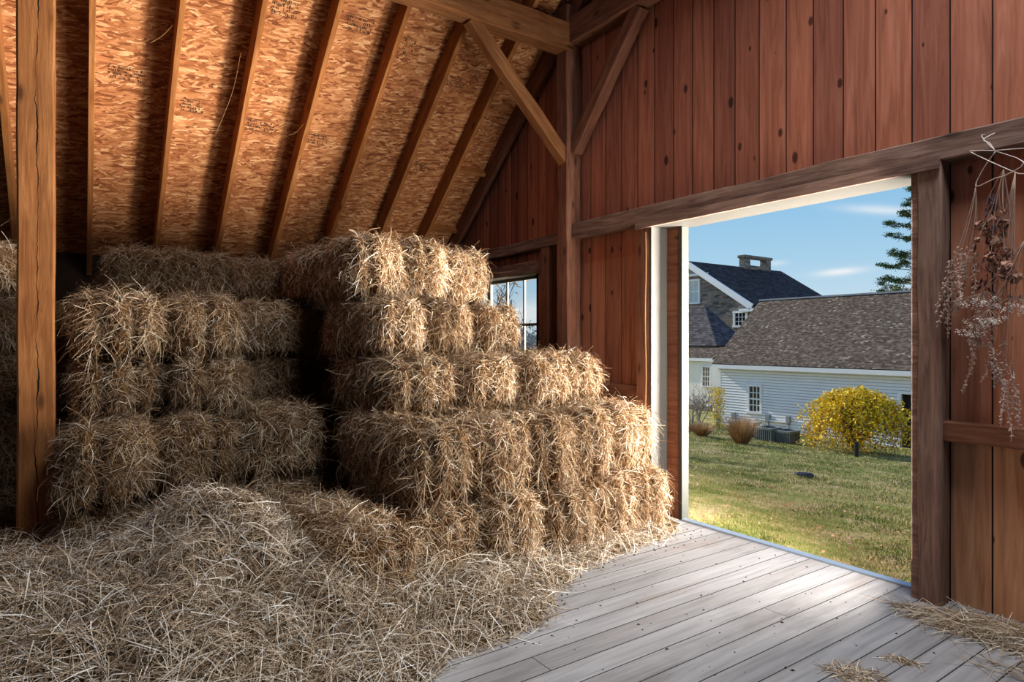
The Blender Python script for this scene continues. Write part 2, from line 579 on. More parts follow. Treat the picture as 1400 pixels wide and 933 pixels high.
def roof_low(x):   # underside of the rafters
    if x <= RIDGE_X:
        return 4.14 + PITCH * (x + 4.45)
    return 4.14 + PITCH * (2 * RIDGE_X - x + 4.45)


RD = 0.185 * math.sqrt(1 + PITCH ** 2)     # rafter depth measured straight up


def roof_deck(x):
    return roof_low(x) + RD


def px_x(px, y):
    u = (px - 700) / F
    return y * (0.567 * u - 0.8237) / (0.8237 * u + 0.567)


def board_wall(name, edges, holes, ztop, mat, tanf, y_in, z0=-0.05, thick=0.025):
    """one continuous sheet of vertical boards with recessed joints, in local X-Z, facing -Y"""
    gapw = 0.004
    xs = []
    for i, e in enumerate(edges):
        xs.append((e - gapw, i - 1, 0.0)); xs.append((e + gapw, i, 1.0))
    for h in holes:
        xs.append((h[0], -1, 2)); xs.append((h[1], -1, 2))
    xs.sort(key=lambda q: q[0])
    X = [q[0] for q in xs]
    zs = sorted({z0} | {h[2] for h in holes} | {h[3] for h in holes} | {0.9})
    zs = [z for z in zs if z < 2.9]
    V, Fc, bid, gap, tan = [], [], [], [], []
    idx = {}

    def vert(i, j):
        if (i, j) not in idx:
            x = X[i]
            z = zs[j] if j < len(zs) else ztop(x)
            z = min(z, ztop(x))
            idx[(i, j)] = len(V)
            V.append((x, y_in, z))
        return idx[(i, j)]
    for i in range(len(X) - 1):
        xm = (X[i] + X[i + 1]) / 2
        b = sum(1 for e in edges if e < xm)
        isgap = any(abs(xm - e) < gapw for e in edges)
        for j in range(len(zs)):
            za = zs[j]
            zb = zs[j + 1] if j + 1 < len(zs) else ztop(xm)
            zm = (za + zb) / 2
            if any(h[0] < xm < h[1] and h[2] < zm < h[3] for h in holes):
                continue
            Fc.append((vert(i, j), vert(i + 1, j), vert(i + 1, j + 1), vert(i, j + 1)))
            bid.append(((b * 0.6180339) % 1.0)); gap.append(1.0 if isgap else 0.0); tan.append(tanf(xm, zm))
    me = bpy.data.meshes.new(name)
    me.from_pydata(V, [], Fc)
    me.update()
    for nm, dat in (('bid', bid), ('gap', gap), ('tan', tan)):
        a = me.attributes.new(nm, 'FLOAT', 'FACE')
        a.data.foreach_set('value', dat)
    o = link(name, me, mat)
    s = o.modifiers.new('t', 'SOLIDIFY'); s.thickness = thick; s.offset = -1
    tag(o, kind='structure')
    return o


seams = [808, 828, 850, 872, 895, 921, 947, 976, 1005, 1038, 1075, 1112, 1153, 1197, 1247, 1299, 1357]
edges = [px_x(p, YB) for p in seams]
x = edges[-1]
rb = random.Random(3)
while x < 3.6:
    x += rb.uniform(0.13, 0.2); edges.append(x)
x = edges[0]
while x > -7.0:
    x -= rb.uniform(0.11, 0.18); edges.append(x)
edges = sorted(e for e in edges if -7.1 < e < 3.75)
DOOR = (-3.35, -1.50, -0.06, 2.245)
WIN = (-6.05, -4.99, 1.06, 2.06)
board_wall('wall_gable', edges, [DOOR, WIN], lambda q: max(0.3, roof_deck(q)), M['boards'],
           lambda q, z: (0.85 if z < 0.9 and q > -1.4 else (0.12 if z > 2.0 else 0.3)), YB)  # tan strongest low on the right, weakest up high

# eave wall, far and right walls (only their bounce and their shade reach the picture)
def side_wall(name, a, b, z1, mat):
    mb = MB()
    mb.box(a, b)
    o = mb.build(name, mat)
    a1 = o.data.attributes.new('bid', 'FLOAT', 'FACE'); a1.data.foreach_set('value', [0.3] * len(o.data.polygons))
    tag(o, kind='structure')
    return o


side_wall('wall_left', (-7.15, -6.2, -0.05), (-7.08, 3.73, roof_deck(-7.08) - 0.02), 0, M['shaded_wall'])
side_wall('wall_back', (-7.1, -6.3, -0.05), (3.8, -6.22, 3.0), 0, M['boards'])
mb = MB()
mb.box((3.8, -6.2, -0.05), (3.87, 3.73, 2.2)); mb.box((3.8, -6.2, 2.2), (3.87, 3.73, roof_deck(3.87) + 0.2))
o = mb.build('wall_right', M['boards']); tag(o, kind='structure')


def slope(name, x0, x1, y0, y1):
    """roof deck as a panel in its own local frame: local X up the slope, local Y along the barn"""
    z0, z1 = roof_deck(x0), roof_deck(x1)
    L = math.hypot(x1 - x0, z1 - z0)
    nx, ny = 24, 24
    V = [(L * i / nx - L / 2, (y1 - y0) * j / ny - (y1 - y0) / 2, 0) for j in range(ny + 1) for i in range(nx + 1)]
    Q = [(j * (nx + 1) + i, j * (nx + 1) + i + 1, (j + 1) * (nx + 1) + i + 1, (j + 1) * (nx + 1) + i) for j in range(ny) for i in range(nx)]
    me = bpy.data.meshes.new(name)
    me.from_pydata(V, [], Q); me.update()
    o = link(name, me, M['osb'])
    ax = Vector((x1 - x0, 0, z1 - z0)).normalized(); ay = Vector((0, 1, 0)); az = ax.cross(ay)
    mt = Matrix((ax, ay, az)).transposed().to_4x4()
    mt.translation = ((x0 + x1) / 2, (y0 + y1) / 2, (z0 + z1) / 2)
    o.matrix_world = mt
    s = o.modifiers.new('t', 'SOLIDIFY'); s.thickness = 0.015; s.offset = 1
    tag(o, kind='structure')
    return o


ceil_l = slope('ceiling', -7.35, RIDGE_X, -6.3, 3.80)
ceil_r = slope('ceiling_right', RIDGE_X, -1.3, -6.3, 3.80)
slope('ceiling_right_low', 0.3, 4.0, -6.3, 3.80)
slope('ceiling_right_rear', -1.3, 0.3, -6.3, 1.7)
slope('ceiling_right_front', -1.3, 0.3, 3.4, 3.80)  # gap left among the right panels is an opening added for light

ORD = ['first', 'second', 'third', 'fourth', 'fifth', 'sixth', 'seventh', 'eighth', 'ninth', 'tenth', 'eleventh', 'twelfth']
# rafters of the left slope
sl = Vector((1, 0, PITCH)).normalized()
nrm = Vector((-PITCH, 0, 1)).normalized()
for i in range(8):
    y = 3.217 - 0.525 * i
    a = Vector((-7.05, y, roof_low(-7.05))) + nrm * 0.0925
    b = Vector((RIDGE_X, y, roof_low(RIDGE_X))) + nrm * 0.0925
    o = timber('rafter', a, b, 0.040, 0.185, M['rafter'], up=nrm, rough=0.0015, seed=i, nseg=30)
    tag(o, f'sloping rafter under the strand-board roof, {ORD[i]} one out from the gable wall', 'rafter', 'roof rafters')
a = Vector((-7.05, 3.66, roof_low(-7.05))) + nrm * 0.0925
b = Vector((RIDGE_X, 3.66, roof_low(RIDGE_X))) + nrm * 0.0925
o = timber('gable_rafter', a, b, 0.055, 0.185, M['redtimber'], up=nrm, seed=20, nseg=30)
tag(o, 'end rafter lying flat against the board gable wall', 'rafter')
# blocking between the last rafter and the gable
for i, xx in enumerate((-4.95, -5.72, -6.35)):
    c0 = Vector((xx, 3.24, roof_low(xx))) + nrm * 0.14
    c1 = Vector((xx, 3.63, roof_low(xx))) + nrm * 0.14
    o = timber('blocking', c0, c1, 0.04, 0.08, M['rafter'], up=nrm, seed=30 + i, nseg=6)
    tag(o, f'short blocking piece between gable rafter and its neighbour, {["topmost", "middle", "lowest"][i]} of three', 'blocking', 'roof blocking')

# purlin, posts, braces
o = timber('purlin_beam', (-4.37, -3.0, 4.07), (-4.37, 3.60, 4.07), 0.16, 0.25, M['timber'], rough=0.006, seed=41)
tag(o, 'heavy hewn beam running under the rafters to the gable post', 'beam')
o = timber('timber_post', (-4.37, -0.201, -0.02), (-4.37, -0.201, 3.945), 0.168, 0.16, M['post'], up=(1, 0, 0), rough=0.0025, seed=42)
tag(o, 'tall cracked square timber post beside the left hay bales', 'post')
o = timber('gable_post', (-4.37, 3.63, -0.02), (-4.37, 3.63, 4.35), 0.16, 0.15, M['redtimber'], up=(1, 0, 0), seed=43)
tag(o, 'reddish square post against the gable wall beside the small window', 'post')
o = timber('brace', (-4.37, 2.60, 3.96), (-4.37, 3.60, 2.97), 0.10, 0.11, M['timber'], up=(0, 0.7, 0.7), seed=44)
tag(o, 'diagonal brace from the hewn beam down to the gable post', 'brace')
o = timber('brace', (-4.30, 3.64, 3.06), (-3.50, 3.64, 4.0), 0.10, 0.12, M['redtimber'], up=(-0.76, 0, 0.64), seed=45)
tag(o, 'diagonal brace lying on the red board wall right of the gable post', 'brace')
o = timber('tie_beam', (-4.29, 3.64, 4.12), (1.0, 3.64, 4.12), 0.14, 0.24, M['redtimber'], seed=46)
tag(o, 'horizontal tie beam high on the red gable wall', 'beam')
o = timber('header_beam', (-4.29, 3.665, 2.340), (2.6, 3.665, 2.340), 0.13, 0.125, M['greytimber'], seed=47, rough=0.004)
tag(o, 'long weathered beam across the wall above the big doorway', 'beam')
o = timber('window_beam', (-6.9, 3.665, 2.297), (-4.452, 3.665, 2.297), 0.13, 0.10, M['greytimber'], seed=48)
tag(o, 'horizontal beam above the small window, left of the gable post', 'beam')
o = timber('window_header', (-6.3, 3.68, 2.085), (-4.77, 3.68, 2.085), 0.10, 0.11, M['greytimber'], seed=49)
tag(o, 'short header board directly over the small window', 'beam')
o = timber('window_stud', (-4.70, 3.665, 0.0), (-4.70, 3.665, 2.245), 0.12, 0.13, M['redtimber'], up=(1, 0, 0), seed=50)
tag(o, 'upright stud at the right side of the small window', 'stud')
o = timber('window_stud', (-6.22, 3.665, 0.0), (-6.22, 3.665, 2.245), 0.12, 0.13, M['redtimber'], up=(1, 0, 0), seed=51)
tag(o, 'upright stud at the left side of the small window', 'stud')
o = timber('door_stud', (-3.44, 3.665, 0.0), (-3.44, 3.665, 2.277), 0.13, 0.13, M['redtimber'], up=(1, 0, 0), seed=52)
tag(o, 'upright door stud between the red boards and the pale left jamb', 'stud')
o = timber('door_post', (-1.443, 3.655, 0.0), (-1.443, 3.655, 2.277), 0.104, 0.11, M['greytimber'], up=(1, 0, 0), seed=53)
tag(o, 'weathered square post at the right side of the doorway', 'post')
o = timber('wall_rail', (-1.39, 3.675, 0.897), (2.6, 3.675, 0.897), 0.10, 0.10, M['redtimber'], seed=54)
tag(o, 'horizontal wall rail right of the doorway below the dried flowers', 'rail')
o = timber('wall_rail', (-4.289, 3.675, 0.93), (-3.505, 3.675, 0.93), 0.10, 0.14, M['redtimber'], seed=55)
tag(o, 'short wall rail between gable post and door stud, above the bales', 'rail')

# door trim
mb = MB(); mb.box((-3.372, 3.60, -0.01), (-3.348, 3.776, 2.236))
tag(mb.build('trim_1', M['cream']), kind='structure')
mb = MB(); mb.box((-3.40, 3.777, -0.01), (-3.234, 3.834, 2.235), 0.004)
o = mb.build('trim_2', M['brownedge']); tag(o, kind='structure')
mb = MB(); mb.box((-3.232, 3.772, -0.01), (-3.198, 3.85, 2.235), 0.003)
tag(mb.build('trim_3', M['paleedge']), kind='structure')
mb = MB(); mb.box((-3.40, 3.60, 2.236), (-1.46, 3.88, 2.276), 0.003)
tag(mb.build('trim_4', M['cream']), kind='structure')
mb = MB(); mb.box((-3.50, 3.575, 2.232), (-1.39, 3.598, 2.30), 0.003)
o = mb.build('trim_5', M['greytimber']); tag(o, kind='structure')
mb = MB(); mb.box((-1.535, 3.62, -0.01), (-1.497, 3.80, 2.236), 0.003)
tag(mb.build('trim_6', M['greytimber']), kind='structure')
mb = MB(); mb.box((-3.18, 3.74, -0.03), (-1.54, 3.80, 0.012), 0.004)
o = mb.build('door_threshold', M['metal']); tag(o, kind='structure'); o.name = 'trim_7'
# cord hanging beside the jamb
mb = MB(); mb.tube([(-3.395 + 0.004 * math.sin(i * 0.9), 3.588, 2.2 - i * 0.125) for i in range(12)], 0.005, 6)
tag(mb.build('cord', M['cord'], smooth=True), 'thin tan cord hanging down beside the pale left door jamb', 'cord')

# window
win = empty('window_1', (-5.52, 3.80, 1.06)); tag(win, kind='structure')
def wbox(mb, x0, x1, z0, z1, y0, y1): mb.box((x0 + 5.52, y0 - 3.80, z0 - 1.06), (x1 + 5.52, y1 - 3.80, z1 - 1.06))
mb = MB()
wbox(mb, -6.07, -6.045, 1.05, 2.06, 3.73, 3.90); wbox(mb, -4.99, -4.965, 1.05, 2.06, 3.73, 3.90)
wbox(mb, -6.07, -4.965, 2.032, 2.06, 3.66, 3.90); wbox(mb, -6.07, -4.965, 1.03, 1.06, 3.66, 3.92)
mb.build('window_frame', M['cream'], win)
mb = MB()
wbox(mb, -6.045, -6.0, 1.06, 2.032, 3.835, 3.865); wbox(mb, -5.042, -4.99, 1.06, 2.032, 3.835, 3.865)
wbox(mb, -6.045, -4.99, 2.0, 2.032, 3.835, 3.865); wbox(mb, -6.045, -4.99, 1.06, 1.11, 3.835, 3.865)
wbox(mb, -6.0, -5.04, 1.518, 1.545, 3.838, 3.862)
for xx in (-5.678, -5.362): wbox(mb, xx - 0.012, xx + 0.012, 1.10, 2.01, 3.84, 3.86)
mb.build('sash', M['sash'], win)
mb = MB(); wbox(mb, -6.0, -5.04, 1.1, 2.01, 3.848, 3.851)
mb.build('window_pane', M['glass'], win)

# floor
fx = []
x = -1.495
while x < 3.8: fx.append(x); x += 0.134
x = -1.495 - 0.134
while x > -7.1: fx.append(x); x -= 0.1335
fx.sort()
rf = random.Random(11)
V, Fc, bid, gap = [], [], [], []
cols = []
for e in fx: cols += [e - 0.0028, e + 0.0028]
def fv(p):
    V.append(p); return len(V) - 1
for i in range(len(cols) - 1):
    isg = (i % 2 == 0)
    cuts = [-6.2, 3.74]
    if not isg:
        for _ in range(2): cuts.append(rf.uniform(-5.5, 3.3))
    cuts.sort()
    for j in range(len(cuts) - 1):
        g0 = cuts[j] + (0.002 if j else 0); g1 = cuts[j + 1] - (0.002 if j + 1 < len(cuts) - 1 else 0)
        a = [fv((cols[i], g0, 0)), fv((cols[i + 1], g0, 0)), fv((cols[i + 1], g1, 0)), fv((cols[i], g1, 0))]
        Fc.append(a); bid.append(rf.random()); gap.append(1.0 if isg else 0.0)
        if j + 1 < len(cuts) - 1:
            b = [fv((cols[i], g1, 0)), fv((cols[i + 1], g1, 0)), fv((cols[i + 1], g1 + 0.004, 0)), fv((cols[i], g1 + 0.004, 0))]
            Fc.append(b); bid.append(0.5); gap.append(1.0)
bmf = bmesh.new()
me = bpy.data.meshes.new('floor'); me.from_pydata(V, [], Fc); me.update()
for nm, dat in (('bid', bid), ('gap', gap)):
    at_ = me.attributes.new(nm, 'FLOAT', 'FACE'); at_.data.foreach_set('value', dat)
bmf.from_mesh(me); bmesh.ops.remove_doubles(bmf, verts=bmf.verts, dist=0.0004); bmf.to_mesh(me); bmf.free()
fl = link('floor', me, M['floor']); tag(fl, kind='structure')
s = fl.modifiers.new('t', 'SOLIDIFY'); s.thickness = 0.04; s.offset = -1

# illegible grade stamps printed on the roof panels
def stamp(x, y, w, h, seed):
    r = random.Random(seed)
    mb = MB()
    def bar(u0, v0, u1, v1):     # u along +Y (barn length), v up the slope
        pts = []
        for (u, v) in ((u0, v0), (u1, v0), (u1, v1), (u0, v1)):
            p = Vector((x, y, roof_deck(x))) + sl * v + Vector((0, 1, 0)) * u - nrm * 0.0022
            pts.append(p)
        mb.add(pts + [p + nrm * 0.001 for p in pts], [(0, 1, 2, 3), (7, 6, 5, 4), (0, 4, 5, 1), (1, 5, 6, 2), (2, 6, 7, 3), (3, 7, 4, 0)])
    for k in range(4):
        v = h * (k / 4 - 0.5)
        u = -w / 2
        while u < w / 2:
            du = r.uniform(0.004, 0.012)
            if r.random() < 0.62: bar(u, v, u + du, v + h * r.uniform(0.10, 0.21))
            u += du + r.uniform(0.003, 0.008)
    bar(-w / 2, h * 0.5, w / 2, h * 0.5 + 0.004); bar(-w / 2, -h * 0.56, w / 2, -h * 0.56 + 0.004)
    o = mb.build('grade_stamp', M['ink'], ceil_l)
    o.matrix_parent_inverse = ceil_l.matrix_world.inverted()
    return o


for k, (xx, yy, w_, h_) in enumerate(((-5.62, 0.28, 0.16, 0.07), (-5.75, 0.75, 0.12, 0.07), (-5.80, 1.28, 0.20, 0.07), (-5.82, 1.80, 0.16, 0.07), (-4.98, 1.30, 0.14, 0.09), (-4.95, 1.88, 0.17, 0.08), (-5.0, 2.35, 0.07, 0.10), (-5.15, 2.90, 0.14, 0.06), (-5.9, 2.9, 0.10, 0.06))):
    stamp(xx, yy, w_ * 1.35, h_ * 1.5, k)

# ------------------------------------------------------------------ hay
rng = np.random.default_rng(5)


def unit(a):
    return a / np.maximum(np.linalg.norm(a, axis=1, keepdims=True), 1e-9)


def strands(P, N, D, L, W, lift, grav, seg=3, curl=0.25, tone=None):
    """ribbons that start at P, leave along D, lift off along N and sag"""
    n = len(P)
    side = unit(np.cross(D, N + 0.7 * rng.normal(size=(n, 3))))
    c2 = unit(rng.normal(size=(n, 3)))
    V = np.empty((n, seg + 1, 2, 3), dtype=np.float32)
    L = L[:, None]
    cu = (curl * rng.normal(size=n))[:, None]
    for k in range(seg + 1):
        t = k / seg
        p = P + D * L * t + N * (lift[:, None] * L * math.sin(PI * 0.75 * t)) + c2 * cu * L * t * t
        p[:, 2] -= (grav * L[:, 0]) * t * t
        w = (W * (1 - 0.55 * t) * 0.5)[:, None]
        V[:, k, 0] = p - side * w
        V[:, k, 1] = p + side * w
    base = np.arange(n)[:, None] * (2 * (seg + 1))
    Q = []
    for k in range(seg):
        Q.append(np.stack([base[:, 0] + 2 * k, base[:, 0] + 2 * k + 1, base[:, 0] + 2 * k + 3, base[:, 0] + 2 * k + 2], axis=1))
    Q = np.concatenate(Q)
    if tone is None:
        tone = rng.beta(2.0, 2.2, size=n)
    T = np.repeat(tone, 2 * (seg + 1))
    return V.reshape(-1, 3), Q, T


def sample_mesh(me, n, keep=None):
    m = len(me.polygons)
    C = np.empty(m * 3); me.polygons.foreach_get('center', C); C = C.reshape(-1, 3)
    Nn = np.empty(m * 3); me.polygons.foreach_get('normal', Nn); Nn = Nn.reshape(-1, 3)
    A = np.empty(m); me.polygons.foreach_get('area', A)
    w = A.copy()
    if keep is not None: w *= keep(C, Nn)
    idx = rng.choice(m, n, p=w / w.sum())
    r = np.sqrt(A[idx])[:, None]
    j = rng.uniform(-0.7, 0.7, size=(n, 3)) * r
    nn = Nn[idx]
    j -= nn * np.sum(j * nn, axis=1, keepdims=True)
    return C[idx] + j, nn


def bale_core(L, W, Hh, grooves, seed, nd=26):
    """a pressed bale: rounded block, cinched where the twine ran, lumpy all over; origin at the base centre"""
    bm = bmesh.new()
    bmesh.ops.create_cube(bm, size=2.0)
    bmesh.ops.subdivide_edges(bm, edges=list(bm.edges), cuts=nd, use_grid_fill=True)
    r = 0.12
    rs = random.Random(seed)
    sk = rs.uniform(-0.03, 0.03)
    off = Vector((seed * 7.3, seed * 3.1, seed * 1.7))
    hx, hy, hz = L / 2, W / 2, Hh / 2
    ry_ = 0.14
    for v in bm.verts:
        p = Vector((v.co.x * hx, v.co.y * hy, v.co.z * hz))
        inner = Vector((max(-hx + r, min(hx - r, p.x)), max(-hy + ry_, min(hy - ry_, p.y)), max(-hz + r, min(hz - r, p.z))))
        d = p - inner
        if d.length > 1e-6:
            nn = d.normalized()
        else:
            nn = Vector((0, 0, 1))
        q = inner + Vector((nn.x * r, nn.y * ry_, nn.z * r)) if d.length > 1e-6 else p
        # twine grooves run round the length: ends, top and bottom sink in
        dep = 0.0
        for (gy, gd) in grooves:
            dep += 1.6 * gd * math.exp(-((q.y - gy) / 0.030) ** 2)
        # the pressed ends belly out
        if abs(nn.x) > 0.5 and d.length > 1e-6:
            q.x += math.copysign(0.05 * (1 - (q.y / hy) ** 2) * (1 - 0.6 * (q.z / hz) ** 2), nn.x)
        q = q - Vector((nn.x, 0, nn.z)) * dep
        disp = 0.028 * fbm(q * 4.5 + off, 1.0, 3) + 0.014 * fbm(q * 14 + off, 1.0, 2)
        q = q + nn * disp
        q.y += sk * q.z * 2
        v.co = q + Vector((0, 0, hz))
    bm.normal_update()
    me = bpy.data.meshes.new('hay_bale')
    bm.to_mesh(me); bm.free()
    me.polygons.foreach_set('use_smooth', np.ones(len(me.polygons), dtype=bool))
    me.materials.append(M['haycore'])
    me.update()
    return me


def bale_strands(me, n, seed):
    P, N = sample_mesh(me, n, lambda C, Nn: np.where(Nn[:, 2] < -0.5, 0.05, 1.0) * np.where(np.abs(Nn[:, 2]) < 0.6, np.clip(C[:, 2] / 0.16, 0.12, 1.0), 1.0) * np.where(np.abs(Nn[:, 1]) > 0.75, 0.5, 1.0))
    k = len(P)
    R = rng.normal(size=(k, 3))
    D = R - N * np.sum(R * N, axis=1, keepdims=True)
    D = unit(D)
    up = np.abs(N[:, 2])
    down = np.array([0, 0, -1.0])
    wgt = np.where(up < 0.6, rng.uniform(0.0, 1.2, k), 0.0)[:, None]
    D = unit(D + wgt * (down - N * (N @ down)[:, None]))
    L = rng.gamma(3.0, 0.018, k) + 0.022
    L = np.minimum(L, 0.24)
    W = rng.uniform(0.0019, 0.0042, k)
    lift = np.abs(rng.normal(0.0, 0.13, k)) + 0.02
    wild = (rng.random(k) < 0.04) & (L < 0.12)
    lift = np.where(wild, rng.uniform(0.4, 0.9, k), lift)
    grav = np.where(up < 0.6, rng.uniform(0.05, 0.35, k), rng.uniform(0.0, 0.15, k))
    grav = np.where(wild, grav + 0.3, grav)
    V, Q, T = strands(P - N * 0.006, N, D, L, W, lift, grav, curl=0.28, tone=np.clip(rng.beta(1.0, 1.1, k) * 1.15 - 0.08, 0, 1))
    ms = np_mesh('hay_strands', V, Q, T)
    ms.materials.append(M['hay'])
    return ms


EDGE, FLAT = [], []
for s_ in range(5):
    g = [[(-0.05, 0.05)], [(0.08, 0.05), (-0.12, 0.03)], [(0.04, 0.045)], [(-0.09, 0.05)], [(-0.07, 0.04), (0.08, 0.04)]][s_]
    me = bale_core(0.95, 0.44, 0.46, g, s_ + 1)
    EDGE.append((me, bale_strands(me, 19000, s_)))
for s_ in range(4):
    g = [[(0.0, 0.05)], [(-0.04, 0.05)], [(0.05, 0.05)], [(-0.08, 0.035), (0.08, 0.04)]][s_]
    me = bale_core(0.95, 0.46, 0.37, g, s_ + 11)
    FLAT.append((me, bale_strands(me, 17000, s_)))

GRP = 'stacked hay bales'
rbale = random.Random(21)


def bale(xf, y0, y1, z0, z1, label, rot=0.0, turned=False, group=GRP, tilt=0.0):
    """a bale whose front end stands at x = xf, spanning y0..y1"""
    hh = z1 - z0
    lib, w, h = (EDGE, 0.44, 0.46) if hh > 0.42 else (FLAT, 0.46, 0.37)
    me, ms = lib[rbale.randrange(len(lib))]
    xf += rbale.uniform(-0.035, 0.035)
    o = link('hay_bale', me)
    if turned:
        o.location = (xf - 0.22, (y0 + y1) / 2, z0)
        o.rotation_euler = (0, tilt, PI / 2 + rot)
        o.scale = ((y1 - y0) / 0.95, 1.0, hh / h)
    else:
        fl = PI if rbale.random() < 0.5 else 0.0
        o.location = (xf - 0.475, (y0 + y1) / 2, z0)
        o.rotation_euler = (tilt, 0, rot + fl)
        o.scale = (1.0, (y1 - y0) / w * 0.94, hh / h * 0.98)
    tag(o, label, 'hay bale', group)
    c = link('hay_strands', ms)
    c.parent = o
    c['kind'] = 'stuff'
    return o


Z = [0.0, 0.455, 0.905, 1.255, 1.64, 2.09]
rows = ['bottom', 'second', 'third', 'fourth', 'top']
stack = {
    0: [(-3.10, 3.17, 3.52), (-3.05, 2.74, 3.17), (-3.02, 2.31, 2.74), (-2.99, 1.88, 2.31), (-3.0, 1.42, 1.88)],
    1: [(-3.13, 3.02, 3.42), (-3.12, 2.66, 3.02), (-3.09, 2.27, 2.66), (-3.06, 1.83, 2.27), (-3.08, 1.39, 1.83)],
    2: [(-3.47, 2.86, 3.22), (-3.46, 2.47, 2.86), (-3.45, 2.03, 2.47), (-3.44, 1.48, 1.98)],
    3: [(-4.12, 2.52, 2.93), (-4.18, 2.22, 2.52), (-3.74, 1.88, 2.2), (-3.70, 1.49, 1.88)],
    4: [(-4.30, 2.24, 2.74), (-4.06, 1.87, 2.22), (-4.0, 1.47, 1.87)],
}
for r_, lst in stack.items():
    for i, (xf, y0, y1) in enumerate(lst):
        bale(xf, y0, y1, Z[r_], Z[r_ + 1], f'hay bale in the {rows[r_]} row of the right-hand stack, {ORD[i]} from the doorway', rot=rbale.uniform(-0.04, 0.04), tilt=rbale.uniform(-0.02, 0.02))
left = [
    (-4.02, -0.10, 0.36, 0, 'buried bottom row of the left-hand stack, beside the timber post'),
    (-4.02, 0.36, 0.82, 0, 'buried bottom row of the left-hand stack, second from the post'),
    (-4.00, -0.10, 0.36, 1, 'second row of the left-hand stack, beside the timber post'),
    (-4.03, 0.36, 0.80, 1, 'second row of the left-hand stack, second from the post'),
    (-4.32, -0.05, 0.43, 2, 'third row of the left-hand stack, nearest the timber post'),
    (-4.30, 0.43, 0.90, 2, 'third row of the left-hand stack, second from the post'),
    (-4.30, -0.05, 0.43, 3, 'upper row of the left-hand stack, nearest the timber post'),
    (-4.34, 0.43, 0.90, 3, 'upper row of the left-hand stack, second from the post'),
    (-4.22, 0.86, 1.36, 0, 'dark nook between the stacks, on the floor behind the foreground bale'),
    (-4.24, 0.84, 1.36, 1, 'dark nook between the two stacks, second row'),
    (-4.92, 0.92, 1.42, 2, 'dark nook between the two stacks, third row, set back'),
    (-4.90, 0.92, 1.42, 3, 'dark nook between the two stacks, upper row, set back'),
]
for (xf, y0, y1, r_, txt) in left:
    bale(xf, y0, y1, Z[r_], Z[r_ + 1], 'hay bale in the ' + txt, rot=rbale.uniform(-0.04, 0.04))
for i, (xf, y0, y1, r_) in enumerate(((-4.9, -0.78, -0.3, 0), (-4.9, -0.78, -0.3, 1), (-4.95, -0.78, -0.3, 2), (-4.95, -0.78, -0.3, 3), (-5.0, -0.8, -0.3, 4))):
    z1 = Z[r_ + 1] if r_ < 4 else 1.67 + 0.3
    bale(xf, y0, y1, Z[r_], z1, f'shadowed hay bale behind the timber post at the far left, {["lowest", "second from the floor", "third from the floor", "fourth from the floor", "topmost"][i]}')
bale(-5.75, 0.22, 1.06, 1.67, 2.10, 'hay bale lying sideways under the rafters behind the left-hand stack', turned=True)
bale(-5.70, 1.08, 1.80, 1.67, 2.06, 'darker hay bale lying sideways under the rafters in the dark nook', turned=True)
bale(-4.95, 1.45, 1.88, 1.70, 2.12, 'shadowed hay bale on top behind the right-hand stack, below the rafters')
bale(-2.80, 0.90, 1.36, 0.0, 0.47, 'single hay bale on the floor in front, half buried in loose hay', rot=0.06)


# loose hay
def sm(a, b, x):
    t = np.clip((x - a) / (b - a), 0, 1)
    return t * t * (3 - 2 * t)


def xe(y):
    return np.interp(y, [-2.5, -0.6, 0.4, 0.85, 1.12, 1.3, 1.62, 1.82, 2.1, 2.43, 2.92, 3.37, 3.75], [-1.5, -1.7, -1.95, -2.12, -2.27, -2.40, -2.38, -2.43, -2.69, -2.87, -2.93, -3.0, -3.12])


NOI = {}
def vnoise(x, y, s, seed=0.0):
    out = np.empty(x.size)
    xr, yr = x.ravel(), y.ravel()
    for i in range(x.size):
        out[i] = mnoise.fractal(Vector((xr[i] * s + seed, yr[i] * s - seed, seed)), 1.0, 2.0, 3)
    return out.reshape(x.shape)


def hay_height(x, y, nz):
    e = xe(y) - x + 0.06 * nz
    Hh = np.interp(y, [-2.5, -0.5, 0.3, 0.9, 1.25, 1.5, 2.0, 3.7], [0.24, 0.26, 0.32, 0.30, 0.20, 0.14, 0.08, 0.06])
    wdt = np.interp(y, [-2, 0.8, 1.5, 3.7], [1.0, 0.9, 0.45, 0.30])
    z = Hh * np.clip(e / wdt, 0, 1) ** 0.8
    z = np.where(e > 0, z, -0.03)
    g = 0.24 * np.exp(-((x + 3.30) / 0.42) ** 2 - ((y - 0.52) / 0.34) ** 2)
    g += 0.03 * np.exp(-((x + 3.3) / 0.5) ** 2 - ((y + 0.45) / 0.35) ** 2)
    g -= 0.10 * np.exp(-((x + 3.75) / 0.2) ** 2 - ((y - 0.1) / 0.3) ** 2)
    inn = np.clip(e / 0.5, 0, 1)
    z = z + (g + 0.10 * nz) * inn
    return z


def heightfield(name, x0, x1, y0, y1, nx, ny, hf, seed):
    xs = np.linspace(x0, x1, nx); ys = np.linspace(y0, y1, ny)
    X, Y = np.meshgrid(xs, ys)
    nz = vnoise(X, Y, 4.2, seed)
    Zz = hf(X, Y, nz)
    V = np.stack([X, Y, Zz], axis=2).reshape(-1, 3)
    i = np.arange(nx - 1)[None, :] + np.arange(ny - 1)[:, None] * nx
    i = i.ravel()
    Q = np.stack([i, i + 1, i + 1 + nx, i + nx], axis=1)
    return V, Q


